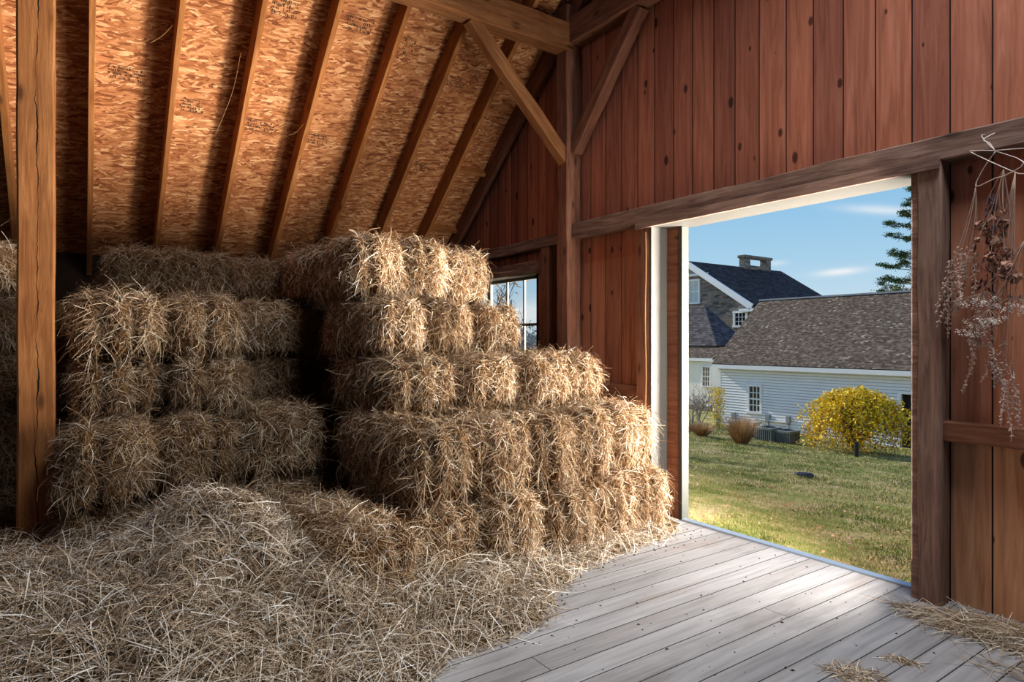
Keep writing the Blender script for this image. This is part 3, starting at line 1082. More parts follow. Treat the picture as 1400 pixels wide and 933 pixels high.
V, Q = heightfield('h', -4.35, -1.4, -2.4, 3.66, 150, 260, hay_height, 3.3)
keep = np.any(V[Q][:, :, 2] > -0.005, axis=1)
Q = Q[keep]
used = np.unique(Q); remap = -np.ones(len(V), int); remap[used] = np.arange(len(used))
me = np_mesh('loose_hay', V[used], remap[Q], smooth=True)
me.materials.append(M['loosecore'])
heap = link('loose_hay', me)
tag(heap, 'big heap of loose hay spilling over the floor in front of the bales', 'hay', kind='stuff')


def loose_strands(me, n, keep, lr, wr, liftr, matname, parent, dirz=0.0):
    P, N = sample_mesh(me, n, keep)
    R = rng.normal(size=(n, 3)) * np.array([1.0, 1.0, 0.6])
    D = unit(R - N * np.sum(R * N, axis=1, keepdims=True) * 0.9)
    L = rng.uniform(lr[0], lr[1], n) * rng.uniform(0.5, 1.0, n)
    W = rng.uniform(wr[0], wr[1], n)
    lift = np.abs(rng.normal(0, liftr, n)) + 0.02
    P = P + N * rng.uniform(-0.012, 0.03, n)[:, None] - D * (L * 0.4)[:, None]
    V, Q, T = strands(P, N, D, L, W, lift, rng.uniform(0, 0.15, n), curl=0.14, tone=rng.beta(1.1, 1.15, n))
    V[:, 2] = np.maximum(V[:, 2], 0.003)
    ms = np_mesh('hay_strands', V, Q, T)
    ms.materials.append(M[matname])
    c = link('hay_strands', ms, parent=parent)
    c['kind'] = 'stuff'
    return c


near = lambda C, Nn: np.where(C[:, 1] < 1.35, 1.0, 0.55) * (C[:, 1] < 3.45) * np.where(C[:, 1] < -1.0, 0.3, 1.0) * np.where(C[:, 0] < -3.9, 0.3, 1.0)
loose_strands(me, 62000, near, (0.05, 0.20), (0.002, 0.0042), 0.32, 'loose', heap)
loose_strands(me, 12000, near, (0.16, 0.38), (0.0024, 0.005), 0.12, 'loose', heap)
loose_strands(me, 16000, lambda C, Nn: np.where((C[:, 1] > 1.2) & (C[:, 2] < 0.2), 1.0, 0.03) * (C[:, 1] < 3.55), (0.05, 0.16), (0.002, 0.0045), 0.15, 'loose', heap)


# heap that carries the sideways bales at the back
def back_height(x, y, nz):
    return 1.62 * sm(-4.95, -5.35, x) + 0.05 * nz * sm(-4.95, -5.35, x) - 0.02 * (1 - sm(-4.95, -5.3, x))
V, Q = heightfield('b', -7.05, -5.0, -1.9, 3.0, 40, 60, lambda x, y, n: np.minimum(back_height(x, y, n), 1.66), 8.0)
me2 = np_mesh('mow_hay', V, Q, smooth=True); me2.materials.append(M['loosecore'])
mow = link('mow_hay', me2)
tag(mow, 'dark bank of stored hay behind the bales under the low roof edge', 'hay', kind='stuff')


# small scatterings near the right post
def scatter(name, label, cx, cy, rx, ry, n, ang, hgt, seed, lr=(0.05, 0.18)):
    r2 = np.random.default_rng(seed)
    a = r2.uniform(0, 2 * PI, n); q = np.sqrt(r2.random(n)) ** 1.2
    u = q * np.cos(a) * rx; v = q * np.sin(a) * ry
    xx = cx + u * math.cos(ang) - v * math.sin(ang); yy = cy + u * math.sin(ang) + v * math.cos(ang)
    P = np.stack([xx, yy, 0.004 + hgt * (1 - q) * r2.random(n)], axis=1)
    N = np.tile(np.array([[0, 0, 1.0]]), (n, 1))
    t = r2.uniform(0, 2 * PI, n)
    D = np.stack([np.cos(t), np.sin(t), 0.06 * r2.normal(size=n)], axis=1)
    L = r2.uniform(lr[0], lr[1], n)
    Vv, Qq, T = strands(P, N, D, L, r2.uniform(0.002, 0.0048, n), r2.uniform(0, 0.08, n), r2.uniform(0, 0.05, n), curl=0.12)
    Vv[:, 2] = np.maximum(Vv[:, 2], 0.003)
    ms = np_mesh(name, Vv, Qq, T); ms.materials.append(M['loose'])
    o = link(name, ms)
    tag(o, label, 'hay', kind='stuff')
    return o


def zpt(px, py, z=0.0):
    u = (px - 700) / F; v = (468 - py) / F
    t = (z - H) / v
    return ((0.567 * u - 0.8237) * t, (0.8237 * u + 0.567) * t)


p = zpt(1325, 862); scatter('loose_hay', 'small scatter of loose hay on the floor at the foot of the right door post', p[0], p[1], 0.34, 0.12, 900, -0.05, 0.035, 1)
p = zpt(1395, 868); scatter('loose_hay', 'thin line of loose hay along the base of the right wall boards', p[0] + 0.1, 3.58, 0.40, 0.10, 900, 0.0, 0.03, 2)
p = zpt(1175, 926); scatter('loose_hay', 'small tuft of hay on the floorboards at the bottom edge', p[0], p[1], 0.12, 0.07, 260, 0.5, 0.02, 3, (0.03, 0.09))
p = zpt(1395, 925); scatter('loose_hay', 'few straws on the floor in the bottom right corner', p[0], p[1], 0.16, 0.08, 70, 0.3, 0.01, 4)
p = zpt(1232, 905); scatter('loose_hay', 'tiny tuft of hay left of the post scatter on the floor', p[0], p[1], 0.07, 0.03, 120, 0.5, 0.012, 5, (0.02, 0.06))

# dark chaff specks on the floor
r3 = np.random.default_rng(9)
n = 300
yy = r3.uniform(1.5, 3.65, n)
xx = np.where(r3.random(n) < 0.5, xe(yy) + np.abs(r3.normal(0, 0.12, n)), r3.uniform(-3.0, -1.2, n))
mb = MB()
for a, b in zip(xx, yy):
    s_ = min(0.007, abs(random.gauss(0.0015, 0.0022)) + 0.0015)
    t = random.uniform(0, PI)
    c_, q_ = math.cos(t) * s_ * 1.6, math.sin(t) * s_ * 1.6
    mb.add([(a - c_, b - q_, 0.001), (a + q_ * 0.6, b - c_ * 0.6, 0.001), (a + c_, b + q_, 0.001), (a - q_ * 0.6, b + c_ * 0.6, 0.001), (a, b, 0.001 + s_ * 0.9)],
           [(0, 1, 4), (1, 2, 4), (2, 3, 4), (3, 0, 4)])
o = mb.build('chaff', M['chaff'])
tag(o, 'dark chaff specks strewn over the grey floorboards', 'chaff', kind='stuff')

# ------------------------------------------------------------------ hangers and dried flowers right of the doorway
def wp(px, py, y):
    u = (px - 700) / F; v = (468 - py) / F
    t = y / (0.8237 * u + 0.567)
    return Vector(((0.567 * u - 0.8237) * t, y, H + v * t))


def polyline(pts, sub=4):
    out = []
    P = [pts[0]] + list(pts) + [pts[-1]]
    for i in range(1, len(P) - 2):
        for k in range(sub):
            t = k / sub
            a, b, c, d = P[i - 1], P[i], P[i + 1], P[i + 2]
            out.append(0.5 * ((2 * b) + (c - a) * t + (2 * a - 5 * b + 4 * c - d) * t * t + (3 * b - a - 3 * c + d) * t ** 3))
    out.append(P[-2])
    return out


def hanger(pts_hook, pts_body, label):
    root = empty('wire_hanger', pts_hook[-1]); tag(root, label, 'hanger', 'wire hangers with dried flowers')
    q = Vector(root.location)
    mb = MB(); mb.tube([p - q for p in polyline(pts_hook)], 0.0022, 6); mb.build('hook', M['wire'], root, True)
    mb = MB(); mb.tube([p - q for p in polyline(pts_body, 3)], 0.0022, 6); mb.build('shoulder_wire', M['wire'], root, True)
    return root


yh = 3.55
W_ = lambda a, b, dy=0.0: wp(a, b, yh + dy)
hanger([W_(1360, 182, 0.03), W_(1345, 190, 0.0), W_(1346, 193), W_(1353, 196), W_(1361, 207)],
       [W_(1361, 207), W_(1345, 230), W_(1334, 255), W_(1360, 244, -0.06), W_(1374, 240, -0.1), W_(1400, 222, -0.14), W_(1362, 207)],
       'left wire hanger hooked over the beam right of the doorway')
hanger([W_(1346, 184, 0.05), W_(1342, 186, 0.02), W_(1350, 196), W_(1361, 206, -0.01)],
       [W_(1361, 206, -0.01), W_(1330, 206, -0.01), W_(1329, 209), W_(1372, 229, -0.03), W_(1402, 238, -0.06), W_(1440, 220, -0.1), W_(1420, 203, -0.05), W_(1361, 206, -0.01)],
       'second wire hanger crossing the first, its loop pointing left')
rd = random.Random(4)


def rv(s): return Vector((rd.gauss(0, s), rd.gauss(0, s), rd.gauss(0, s)))


def blob(mb, c, r, n=14):
    """small papery bloom of crinkled petals"""
    for k in range(n):
        d = rv(1.0).normalized()
        a = d.orthogonal().normalized(); b = d.cross(a)
        s_ = r * rd.uniform(0.5, 0.8)
        p = c + d * r * rd.uniform(0.3, 0.75)
        mb.add([p - a * s_ - b * s_ * 0.4, p + a * s_ - b * s_ * 0.4 + d * s_ * 0.3, p + a * s_ * 0.7 + b * s_ * 0.6, p - a * s_ * 0.7 + b * s_ * 0.6 + d * s_ * 0.3], [(0, 1, 2, 3)])


def tassel(mb, top, length, r0, wob=0.02, n=60):
    """drooping seed tassel"""
    p = Vector(top); d = Vector((rd.gauss(0, 0.2), rd.gauss(0, 0.1), -1)).normalized()
    path = [p.copy()]
    m = 14
    for i in range(m):
        d = (d + rv(0.12) + Vector((0, 0, -0.15))).normalized()
        p = p + d * length / m
        path.append(p.copy())
    mb.tube(path, 0.0016, 5)
    for i in range(n):
        t = (i + rd.random()) / n
        q = path[min(m, int(t * m))]
        c = q + rv(r0 * (1.0 - 0.6 * t) * 0.5)
        s_ = rd.uniform(0.003, 0.006)
        a = rv(1).normalized() * s_ * 1.6; b = a.orthogonal().normalized() * s_
        e = a.cross(b).normalized() * s_
        mb.add([c - a, c + b, c + a, c - b, c + e, c - e], [(0, 1, 4), (1, 2, 4), (2, 3, 4), (3, 0, 4), (1, 0, 5), (2, 1, 5), (3, 2, 5), (0, 3, 5)])


def bunch(name, label, tie, build):
    root = empty(name, tie); tag(root, label, 'dried flowers', 'dried flower bunches')
    build(root, Vector(tie))
    return root


def b_tassel(root, q):
    st = MB(); ta = MB()
    for (px, py, ln, dy) in ((1300, 372, 0.34, 0.0), (1306, 352, 0.30, 0.02), (1313, 345, 0.26, -0.02), (1326, 342, 0.40, 0.0), (1330, 350, 0.36, 0.03), (1303, 362, 0.3, 0.03), (1320, 350, 0.3, 0.05)):
        top = wp(px, py, yh + dy)
        st.tube([p - q for p in polyline([Vector(q), (Vector(q) + top) / 2 + Vector((0.01, 0, 0.01)), top])], 0.0018, 5)
        tassel(ta, top - q, ln, 0.022, n=90)
    st.build('stems', M['drystem'], root, True); ta.build('seed_tassels', M['dryseed'], root)


def b_rose(root, q):
    st = MB(); bl = MB(); lf = MB()
    for (px, py, r) in ((1340, 308, 0.026), (1358, 301, 0.026), (1372, 307, 0.026), (1350, 318, 0.026), (1363, 330, 0.032), (1377, 344, 0.030), (1355, 352, 0.028), (1375, 365, 0.03), (1374, 376, 0.028), (1372, 290, 0.018), (1336, 328, 0.016), (1372, 322, 0.018), (1388, 380, 0.03), (1360, 366, 0.022)):
        c = wp(px, py, yh + rd.uniform(-0.05, 0.04))
        st.tube([p - q for p in polyline([Vector(q), (Vector(q) + c) / 2 + rv(0.012), c])], 0.0015, 5)
        bl = MB(); blob(bl, c - q, r, 26); bl.build('bloom', M['dryrose'], root)
    for k in range(170):
        t = rd.random()
        c = wp(1355 + rd.gauss(0, 13) * (0.3 + t), 262 + t * 140, yh + 0.03 + rd.uniform(-0.03, 0.05)) - q
        a = Vector((rd.gauss(0, .4), rd.gauss(0, .3), -1)).normalized() * rd.uniform(0.02, 0.05); b = rv(1).normalized() * 0.007
        lf.add([c, c + a * 0.5 + b, c + a, c + a * 0.5 - b], [(0, 1, 2, 3)])
    st.build('stems', M['drystem'], root, True); lf.build('leaves', M['drydark'], root)


def b_umbel(root, q):
    st = MB(); um = MB()
    for (px, py, wpx) in ((1338, 416, 40), (1340, 444, 32), (1332, 456, 30), (1352, 438, 26), (1338, 470, 16), (1385, 420, 46), (1396, 424, 40), (1346, 412, 30)):
        c = wp(px, py, yh + rd.uniform(-0.06, 0.02))
        st.tube([p - q for p in polyline([Vector(q), Vector(q) * 0.45 + c * 0.55 + rv(0.01), c + Vector((0, 0, 0.05))])], 0.0016, 5)
        hub = c + Vector((0, 0, 0.05))
        R = wpx * 0.0044 * 0.5
        for k in range(26):
            a = rd.uniform(0, 2 * PI); rr = R * math.sqrt(rd.random())
            e = c + Vector((rr * math.cos(a), rr * math.sin(a), -0.02 + 0.028 * (rr / R) + rd.gauss(0, 0.005)))
            st.tube([hub - q, (hub + e) / 2 - q + Vector((0, 0, 0.006)), e - q], 0.0007, 4)
            for j in range(7):
                d = rv(0.006); s_ = rd.uniform(0.002, 0.0038)
                f = e - q + d
                um.add([f + Vector((s_, 0, 0)), f + Vector((0, s_, 0)), f - Vector((s_, 0, 0)), f - Vector((0, s_, 0)), f + Vector((0, 0, s_))], [(0, 1, 4), (1, 2, 4), (2, 3, 4), (3, 0, 4), (3, 2, 1, 0)])
    st.build('stems', M['drystem'], root, True); um.build('flower_heads', M['dryumbel'], root)


def b_long(root, q):
    st = MB(); ta = MB()
    for (px, py, ln) in ((1354, 440, 0.30), (1357, 470, 0.22), (1329, 474, 0.24), (1372, 470, 0.34), (1380, 500, 0.30), (1375, 520, 0.22), (1368, 500, 0.36), (1384, 520, 0.2), (1360, 480, 0.18)):
        c = wp(px, py, yh + rd.uniform(-0.06, 0.03))
        st.tube([p - q for p in polyline([Vector(q), Vector(q) * 0.4 + c * 0.6 + rv(0.012), c])], 0.0015, 5)
        tassel(ta, c - q, ln, 0.018, n=60)
    st.build('stems', M['drystem'], root, True); ta.build('seed_tassels', M['dryseed'], root)


bunch('hanging_flower_bunch', 'dried bunch of drooping pale tassels, leftmost below the wire hanger', W_(1334, 256), b_tassel)
bunch('hanging_flower_bunch', 'dried bunch of round brown blooms with dark leaves under the hangers', W_(1372, 232, -0.02), b_rose)
bunch('hanging_flower_bunch', 'dried bunch of flat lacy white flower heads hanging upside down', W_(1400, 330, -0.03), b_umbel)
bunch('hanging_flower_bunch', 'dried bunch of long thin seed tassels, lowest above the wall rail', W_(1388, 236, 0.0), b_long)

# straw wisps caught on the rafters
for k, (pts, lab) in enumerate((
    (((205, 62), (222, 52), (236, 38)), 'long straw wisp caught on the rafters, uppermost'),
    (((294, 190), (318, 130), (330, 75)), 'long straw wisp hanging beside the second visible rafter'),
    (((395, 188), (405, 184), (416, 172)), 'short curled straw wisp caught in the rafter shadow'))):
    P = []
    for (a, b) in pts:
        u = (a - 700) / F; v = (468 - b) / F
        r = Vector((0.567 * u - 0.8237, 0.8237 * u + 0.567, v))
        t = (4.14 + PITCH * 4.45 - H) / (r.z - PITCH * r.x)
        P.append(Vector((r.x * t, r.y * t, H + r.z * t)) + nrm * 0.03)
    mb = MB(); mb.tube(polyline(P, 5), 0.002, 5, 0.001)
    tag(mb.build('straw_wisp', M['cord'], smooth=True), lab, 'straw', 'straw wisps on the rafters')


# ------------------------------------------------------------------ outdoors
def lawn_z(x, y):
    return -0.5 - 0.0921 * (np.minimum(y, 26.0) - 4.0) - 0.02 * np.maximum(y - 26.0, 0) * 0


def lawn_hit(px, py):
    u = (px - 700) / F; v = (468 - py) / F
    ry = 0.8237 * u + 0.567
    # H + v t = -0.5 - 0.0921 (ry t - 4)
    t = (-0.5 + 0.0921 * 4 - H) / (v + 0.0921 * ry)
    y = ry * t
    return Vector(((0.567 * u - 0.8237) * t, y, float(lawn_z(0, y)))), t


def ground_h(x, y, nz):
    return lawn_z(x, y) + 0.03 * nz - 1.5 * sm(-40, -120, x)


V, Q = heightfield('lawn', -70, 12, 3.9, 75, 150, 130, ground_h, 1.7)
me = np_mesh('lawn', V, Q, smooth=True); me.materials.append(M['lawn'])
lawn = link('lawn', me); tag(lawn, kind='structure'); lawn.name = 'ground_lawn'
V, Q = heightfield('meadow', -420, -60, 3.9, 420, 40, 40, lambda x, y, n: -4.0 - 0.0 * x + 0.6 * n, 2.7)
me = np_mesh('meadow', V, Q, smooth=True); me.materials.append(M['lawn'])
o = link('ground_meadow', me); tag(o, kind='structure')

# grass blades
n = 90000
ry = np.random.default_rng(31)
gy = 3.95 + 18.5 * ry.random(n) ** 1.7
fx0 = -0.86 * gy - 0.6; fx1 = -0.40 * gy + 0.8
gx = fx0 + (fx1 - fx0) * ry.random(n)
gz = lawn_z(gx, gy)
P = np.stack([gx, gy, gz - 0.005], axis=1)
patch = np.array([mnoise.noise(Vector((a * 0.9, b * 0.9, 3))) + 0.6 * mnoise.noise(Vector((a * 2.6, b * 2.6, 7))) for a, b in zip(gx, gy)])
hh = ry.uniform(0.018, 0.045, n) * (1 + 0.02 * gy)
t = ry.uniform(0, 2 * PI, n)
Wd = (0.0022 + 0.00045 * gy)
sx = np.stack([np.cos(t), np.sin(t), np.zeros(n)], axis=1) * Wd[:, None]
tip = np.stack([ry.normal(0, 0.5, n) * hh, ry.normal(0, 0.5, n) * hh, hh], axis=1)
V = np.stack([P - sx, P + sx, P + tip], axis=1).reshape(-1, 3)
Q = np.arange(3 * n).reshape(-1, 3)
tone = np.clip(0.42 + 0.55 * patch + ry.normal(0, 0.16, n), 0, 1)
me = np_mesh('lawn_grass', V, Q, np.repeat(tone, 3)); me.materials.append(M['grass'])
o = link('lawn_grass', me); tag(o, 'mown green lawn grass with dry tan patches beyond the doorway', 'grass', kind='stuff')

# fallen leaves
n = 420
ly = 4.2 + 17 * ry.random(n); lx = (-0.84 * ly) + (0.44 * ly) * ry.random(n)
c = np.stack([lx, ly, lawn_z(lx, ly) + 0.03 + 0.02 * ry.random(n)], axis=1)
a = unit(ry.normal(size=(n, 3))) * (0.022 + 0.018 * ry.random(n))[:, None]; b = unit(np.cross(a, ry.normal(size=(n, 3)))) * 0.018
a[:, 2] *= 0.4; b[:, 2] *= 0.4
V = np.stack([c - a, c - b, c + a, c + b], axis=1).reshape(-1, 3)
me = np_mesh('fallen_leaves', V, np.arange(4 * n).reshape(-1, 4), np.repeat(ry.random(n), 4)); me.materials.append(M['leaflitter'])
o = link('fallen_leaves', me); tag(o, 'tan fallen leaves sprinkled over the lawn', 'leaves', kind='stuff')


# ---- buildings
def siding(name, x0, x1, y, z0, z1, step, holes, mat, parent):
    """lapped clapboards facing -Y as one connected sheet with openings"""
    xs = sorted({x0, x1} | {h[0] for h in holes} | {h[1] for h in holes})
    zl = []
    z = z0
    while z < z1 - 1e-4:
        zl.append(z); z += step
    zl.append(z1)
    mb = MB()
    V = {}
    vs, fs = [], []

    def vid(i, k, lv):
        key = (i, k, lv)
        if key not in V:
            V[key] = len(vs)
            dz, dy = ((0, -0.03), (-0.02, -0.012), (-0.02, 0.03), (0, 0.03))[lv]
            vs.append((xs[i], y + dy, zl[k] + dz))
        return V[key]
    for i in range(len(xs) - 1):
        for k in range(len(zl) - 1):
            xm = (xs[i] + xs[i + 1]) / 2; zm = (zl[k] + zl[k + 1]) / 2
            if any(h[0] < xm < h[1] and h[2] < zm < h[3] for h in holes): continue
            fs.append((vid(i, k, 0), vid(i + 1, k, 0), vid(i + 1, k + 1, 1), vid(i, k + 1, 1)))
            fs.append((vid(i, k + 1, 1), vid(i + 1, k + 1, 1), vid(i + 1, k + 1, 2), vid(i, k + 1, 2)))
            fs.append((vid(i, k + 1, 2), vid(i + 1, k + 1, 2), vid(i + 1, k + 1, 3), vid(i, k + 1, 3)))
            fs.append((vid(i, k + 1, 3), vid(i + 1, k + 1, 3), vid(i + 1, k + 1, 0), vid(i, k + 1, 0)))
    mb.v = vs; mb.f = fs
    return mb.build(name, mat, parent)


def roof_plane(name, e0, e1, r1, r0, mat, parent, thick=0.08):
    """roof slope: e0-e1 is the eave, r0-r1 the ridge; local X along the eave, local Y up the slope"""
    e0, e1, r0, r1 = map(Vector, (e0, e1, r0, r1))
    ax = (e1 - e0).normalized()
    n = ax.cross(r0 - e0).normalized()
    if n.z < 0: n = -n
    ay = n.cross(ax)
    if ay.z < 0:
        ax = -ax; ay = n.cross(ax)
    pts = [Vector(((p - e0).dot(ax), (p - e0).dot(ay), 0)) for p in (e0, e1, r1, r0)]
    vs = pts + [p - Vector((0, 0, thick)) for p in pts]
    m = bpy.data.meshes.new(name)
    m.from_pydata([tuple(v) for v in vs], [], [(0, 1, 2, 3), (7, 6, 5, 4), (0, 4, 5, 1), (1, 5, 6, 2), (2, 6, 7, 3), (3, 7, 4, 0)])
    m.update()
    o = link(name, m, mat, parent)
    mt = Matrix((ax, ay, n)).transposed().to_4x4(); mt.translation = e0
    if parent is not None:
        o.matrix_parent_inverse = parent.matrix_world.inverted()
    o.matrix_world = mt
    return o


def sash_window(name, parent, x0, x1, z0, z1, y, cols, rows_, glass, fr=0.10, mid=True):
    """window facing -Y in world metres under a parent at the origin"""
    mb = MB()
    mb.box((x0 - fr, y - 0.05, z0 - fr), (x0, y + 0.05, z1 + fr)); mb.box((x1, y - 0.05, z0 - fr), (x1 + fr, y + 0.05, z1 + fr))
    mb.box((x0 - fr - 0.02, y - 0.07, z1), (x1 + fr + 0.02, y + 0.05, z1 + fr)); mb.box((x0 - fr - 0.03, y - 0.09, z0 - fr), (x1 + fr + 0.03, y + 0.05, z0))
    f = mb.build(name, M['white'], parent)
    mb = MB(); mb.box((x0, y + 0.03, z0), (x1, y + 0.04, z1))
    mb.build('pane', glass, f)
    mb = MB()
    t = 0.016
    for i in range(1, cols):
        xx = x0 + (x1 - x0) * i / cols; mb.box((xx - t, y - 0.005, z0), (xx + t, y + 0.028, z1))
    for i in range(1, rows_):
        zz = z0 + (z1 - z0) * i / rows_
        tt = t * (2.0 if (mid and i == rows_ // 2) else 1.0)
        mb.box((x0, y - 0.008, zz - tt), (x1, y + 0.028, zz + tt))
    mb.build('muntins', M['white'], f)
    return f


# white outbuilding
HB = -2.27
hx0, hx1, hy0, hy1 = -17.72, -5.0, 23.35, 29.85
hb = empty('outbuilding', (0, 0, 0)); tag(hb, 'long low white clapboard outbuilding with weathered shingle roof', 'building')
wx0, wx1, wz0, wz1 = -16.16, -15.66, -1.56, -0.52
dx0, dx1, dz1 = -10.2, -9.15, -0.44
siding('front_wall', hx0, hx1, hy0, HB, 0.40, 0.115, [(wx0 - 0.05, wx1 + 0.05, wz0 - 0.05, wz1 + 0.05), (dx0, dx1, HB - 1, dz1)], M['white'], hb)
mb = MB()
zr = 0.40 + 2.83
mb.add([(hx0, hy0, HB), (hx0, hy1, HB), (hx0, hy1, 0.4), (hx0, 26.6, zr), (hx0, hy0, 0.4)], [(4, 3, 2, 1, 0)])
mb.add([(hx1, hy0, HB), (hx1, hy1, HB), (hx1, hy1, 0.4), (hx1, 26.6, zr), (hx1, hy0, 0.4)], [(0, 1, 2, 3, 4)])
mb.box((hx0, hy1 - 0.02, HB), (hx1, hy1, 0.4))
mb.build('end_walls', M['white'], hb)
mb = MB(); mb.box((hx0 - 0.03, hy0 - 0.05, HB - 0.35), (hx1, hy0 + 0.2, HB)); mb.build('foundation', M['concrete'], hb)
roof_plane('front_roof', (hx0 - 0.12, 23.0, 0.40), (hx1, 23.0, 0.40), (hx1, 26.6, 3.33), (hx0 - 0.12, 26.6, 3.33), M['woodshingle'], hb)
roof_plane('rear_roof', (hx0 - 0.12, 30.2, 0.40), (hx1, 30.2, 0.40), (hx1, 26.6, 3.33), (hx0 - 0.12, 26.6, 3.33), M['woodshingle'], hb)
mb = MB(); mb.box((hx0 - 0.14, 26.5, 3.30), (hx1, 26.7, 3.37)); mb.build('ridge_cap', M['boxgrey'], hb)
mb = MB(); mb.box((hx0 - 0.12, 22.99, 0.20), (hx1, 23.03, 0.37)); mb.box((hx0 - 0.12, 23.03, 0.20), (hx1, 23.36, 0.24)); mb.build('eave_board', M['white'], hb)
mb = MB(); mb.box((hx0 - 0.02, hy0 - 0.03, HB), (hx0 + 0.12, hy0 + 0.02, 0.25)); mb.build('corner_board', M['white'], hb)
sash_window('window', hb, wx0, wx1, wz0, wz1, hy0 - 0.01, 3, 4, M['darkglass'])
mb = MB(); mb.box((dx0 - 0.12, hy0 - 0.05, HB), (dx0, hy0 + 0.05, dz1 + 0.1)); mb.box((dx1, hy0 - 0.05, HB), (dx1 + 0.12, hy0 + 0.05, dz1 + 0.1)); mb.box((dx0, hy0 - 0.05, dz1), (dx1, hy0 + 0.05, dz1 + 0.1)); mb.build('door_frame', M['white'], hb)
mb = MB(); mb.box((dx0, hy0 + 0.25, HB), (dx1, hy0 + 0.3, dz1)); mb.box((dx0 + 0.1, hy0 + 0.23, HB + 0.2), (dx0 + 0.45, hy0 + 0.25, HB + 0.8)); mb.box((dx0 + 0.6, hy0 + 0.23, HB + 0.2), (dx1 - 0.1, hy0 + 0.25, HB + 0.8)); mb.build('door', M['darkdoor'], hb)
mb = MB(); mb.box((dx0 - 0.3, hy0 - 0.7, HB - 0.25), (dx1 + 0.3, hy0 + 0.2, HB)); mb.build('doorstep', M['concrete'], hb)


def wpt(px, py, y=23.33): return wp(px, py, y)


# utility boxes on its wall
ub = empty('meter_box', wpt(1004, 569)); tag(ub, 'small grey meter box on the white wall left of its window', 'utility box')
mb = MB(); mb.box((-0.09, -0.12, -0.16), (0.09, 0.0, 0.16), 0.01); mb.build('box', M['boxgrey'], ub); mb = MB(); mb.tube([(0, -0.05, -0.16), (0, -0.05, -0.9)], 0.025, 8); mb.build('conduit', M['boxgrey'], ub, True)
ub = empty('disconnect_box', wpt(1051, 572)); tag(ub, 'small grey switch box on the white wall above the left condenser', 'utility box')
mb = MB(); mb.box((-0.09, -0.12, -0.15), (0.09, 0.0, 0.15), 0.01); mb.build('box', M['boxgrey'], ub); mb = MB(); mb.tube([(0, -0.05, -0.15), (0, -0.05, -0.75)], 0.028, 8); mb.build('conduit', M['boxgrey'], ub, True)
ub = empty('disconnect_box', wpt(1079, 574)); tag(ub, 'small grey switch box with a long conduit above the right condenser', 'utility box')
mb = MB(); mb.box((-0.08, -0.12, -0.14), (0.08, 0.0, 0.14), 0.01); mb.build('box', M['boxgrey'], ub); mb = MB(); mb.tube([(0, -0.05, -0.14), (0, -0.05, -0.75)], 0.028, 8); mb.build('conduit', M['boxgrey'], ub, True)
a_, b_ = wpt(1040, 573.5), wpt(1077, 576)
mb = MB(); mb.box((a_.x, 23.24, a_.z - 0.03), (b_.x, 23.33, a_.z + 0.03)); tag(mb.build('conduit_cover', M['white']), 'white horizontal conduit strip on the wall between the switch boxes', 'conduit')


def condenser(px, py, wpxl, label, hgt):
    p, t = lawn_hit(px, py)
    s = wpxl / F * t
    root = empty('condenser', p, 0.0); tag(root, label, 'air conditioner', 'condenser units')
    a = s * 0.40
    mb = MB(); mb.box((-a, -a, 0.03), (a, a, hgt), 0.02); mb.build('cabinet', M['acdark'], root)
    mb = MB(); mb.box((-a - 0.02, -a - 0.02, hgt - 0.05), (a + 0.02, a + 0.02, hgt + 0.02), 0.015); mb.build('lid', M['acmetal'], root)
    mb = MB()
    for i in range(9):
        u = -a + 2 * a * i / 8
        mb.box((u - 0.012, -a - 0.018, 0.05), (u + 0.012, -a + 0.01, hgt - 0.05)); mb.box((a - 0.01, u - 0.012, 0.05), (a + 0.018, u + 0.012, hgt - 0.05))
    mb.build('louvre_guard', M['acmetal'], root)
    mb = MB()
    for k in range(4): mb.tube([(math.cos(2 * PI * i / 24) * a * 0.2 * (k + 1), math.sin(2 * PI * i / 24) * a * 0.2 * (k + 1), hgt + 0.03) for i in range(25)], 0.008, 4)
    mb.build('fan_grille', M['acdark'], root)


condenser(1050, 603, 30, 'grey air-conditioning condenser behind the brown grass, left of the pair', 0.42)
condenser(1075, 606, 30, 'grey air-conditioning condenser on the right of the pair, nearer the yellow bush', 0.38)
p, t = lawn_hit(1018, 596)
tb = empty('planter_box', p); tag(tb, 'low weathered wooden planter box behind the brown ornamental grass', 'planter')
w_ = 34 / F * t
mb = MB(); mb.box((-w_ / 2, -0.25, 0), (w_ / 2, 0.25, 0.45), 0.015)
for i in range(6): mb.box((-w_ / 2 + w_ * i / 6 + 0.01, -0.265, 0.02), (-w_ / 2 + w_ * (i + 1) / 6 - 0.01, -0.25, 0.43))
mb.build('box_body', M['bark'], tb); mb = MB(); mb.box((-w_ / 2 - 0.04, -0.3, 0.43), (w_ / 2 + 0.04, 0.3, 0.5), 0.01); mb.build('rim', M['palebark'], tb)

# stone house
sh = empty('stone_house', (0, 0, 0)); tag(sh, 'stone gabled house with dark roof and chimney behind the outbuilding', 'building')
ax_, az_ = -29.75, 7.05
er = (-24.4, 3.75); el = (-35.1, 3.75)
mb = MB(); mb.add([(el[0] + 0.3, 36, -2.6), (er[0] - 0.35, 36, -2.6), (er[0] - 0.35, 36, er[1] + 0.1), (ax_, 36, az_ - 0.1), (el[0] + 0.3, 36, el[1] + 0.1)], [(0, 1, 2, 3, 4)])
mb.add([(er[0] - 0.35, 36, -2.6), (er[0] - 0.35, 47, -2.6), (er[0] - 0.35, 47, er[1] + 0.1), (er[0] - 0.35, 36, er[1] + 0.1)], [(0, 1, 2, 3)])
mb.build('stone_wall', M['stone'], sh)
roof_plane('roof', (er[0], 35.6, er[1]), (er[0], 47.2, er[1]), (ax_, 47.2, az_ + 0.1), (ax_, 35.6, az_ + 0.1), M['darkshingle'], sh, 0.1)
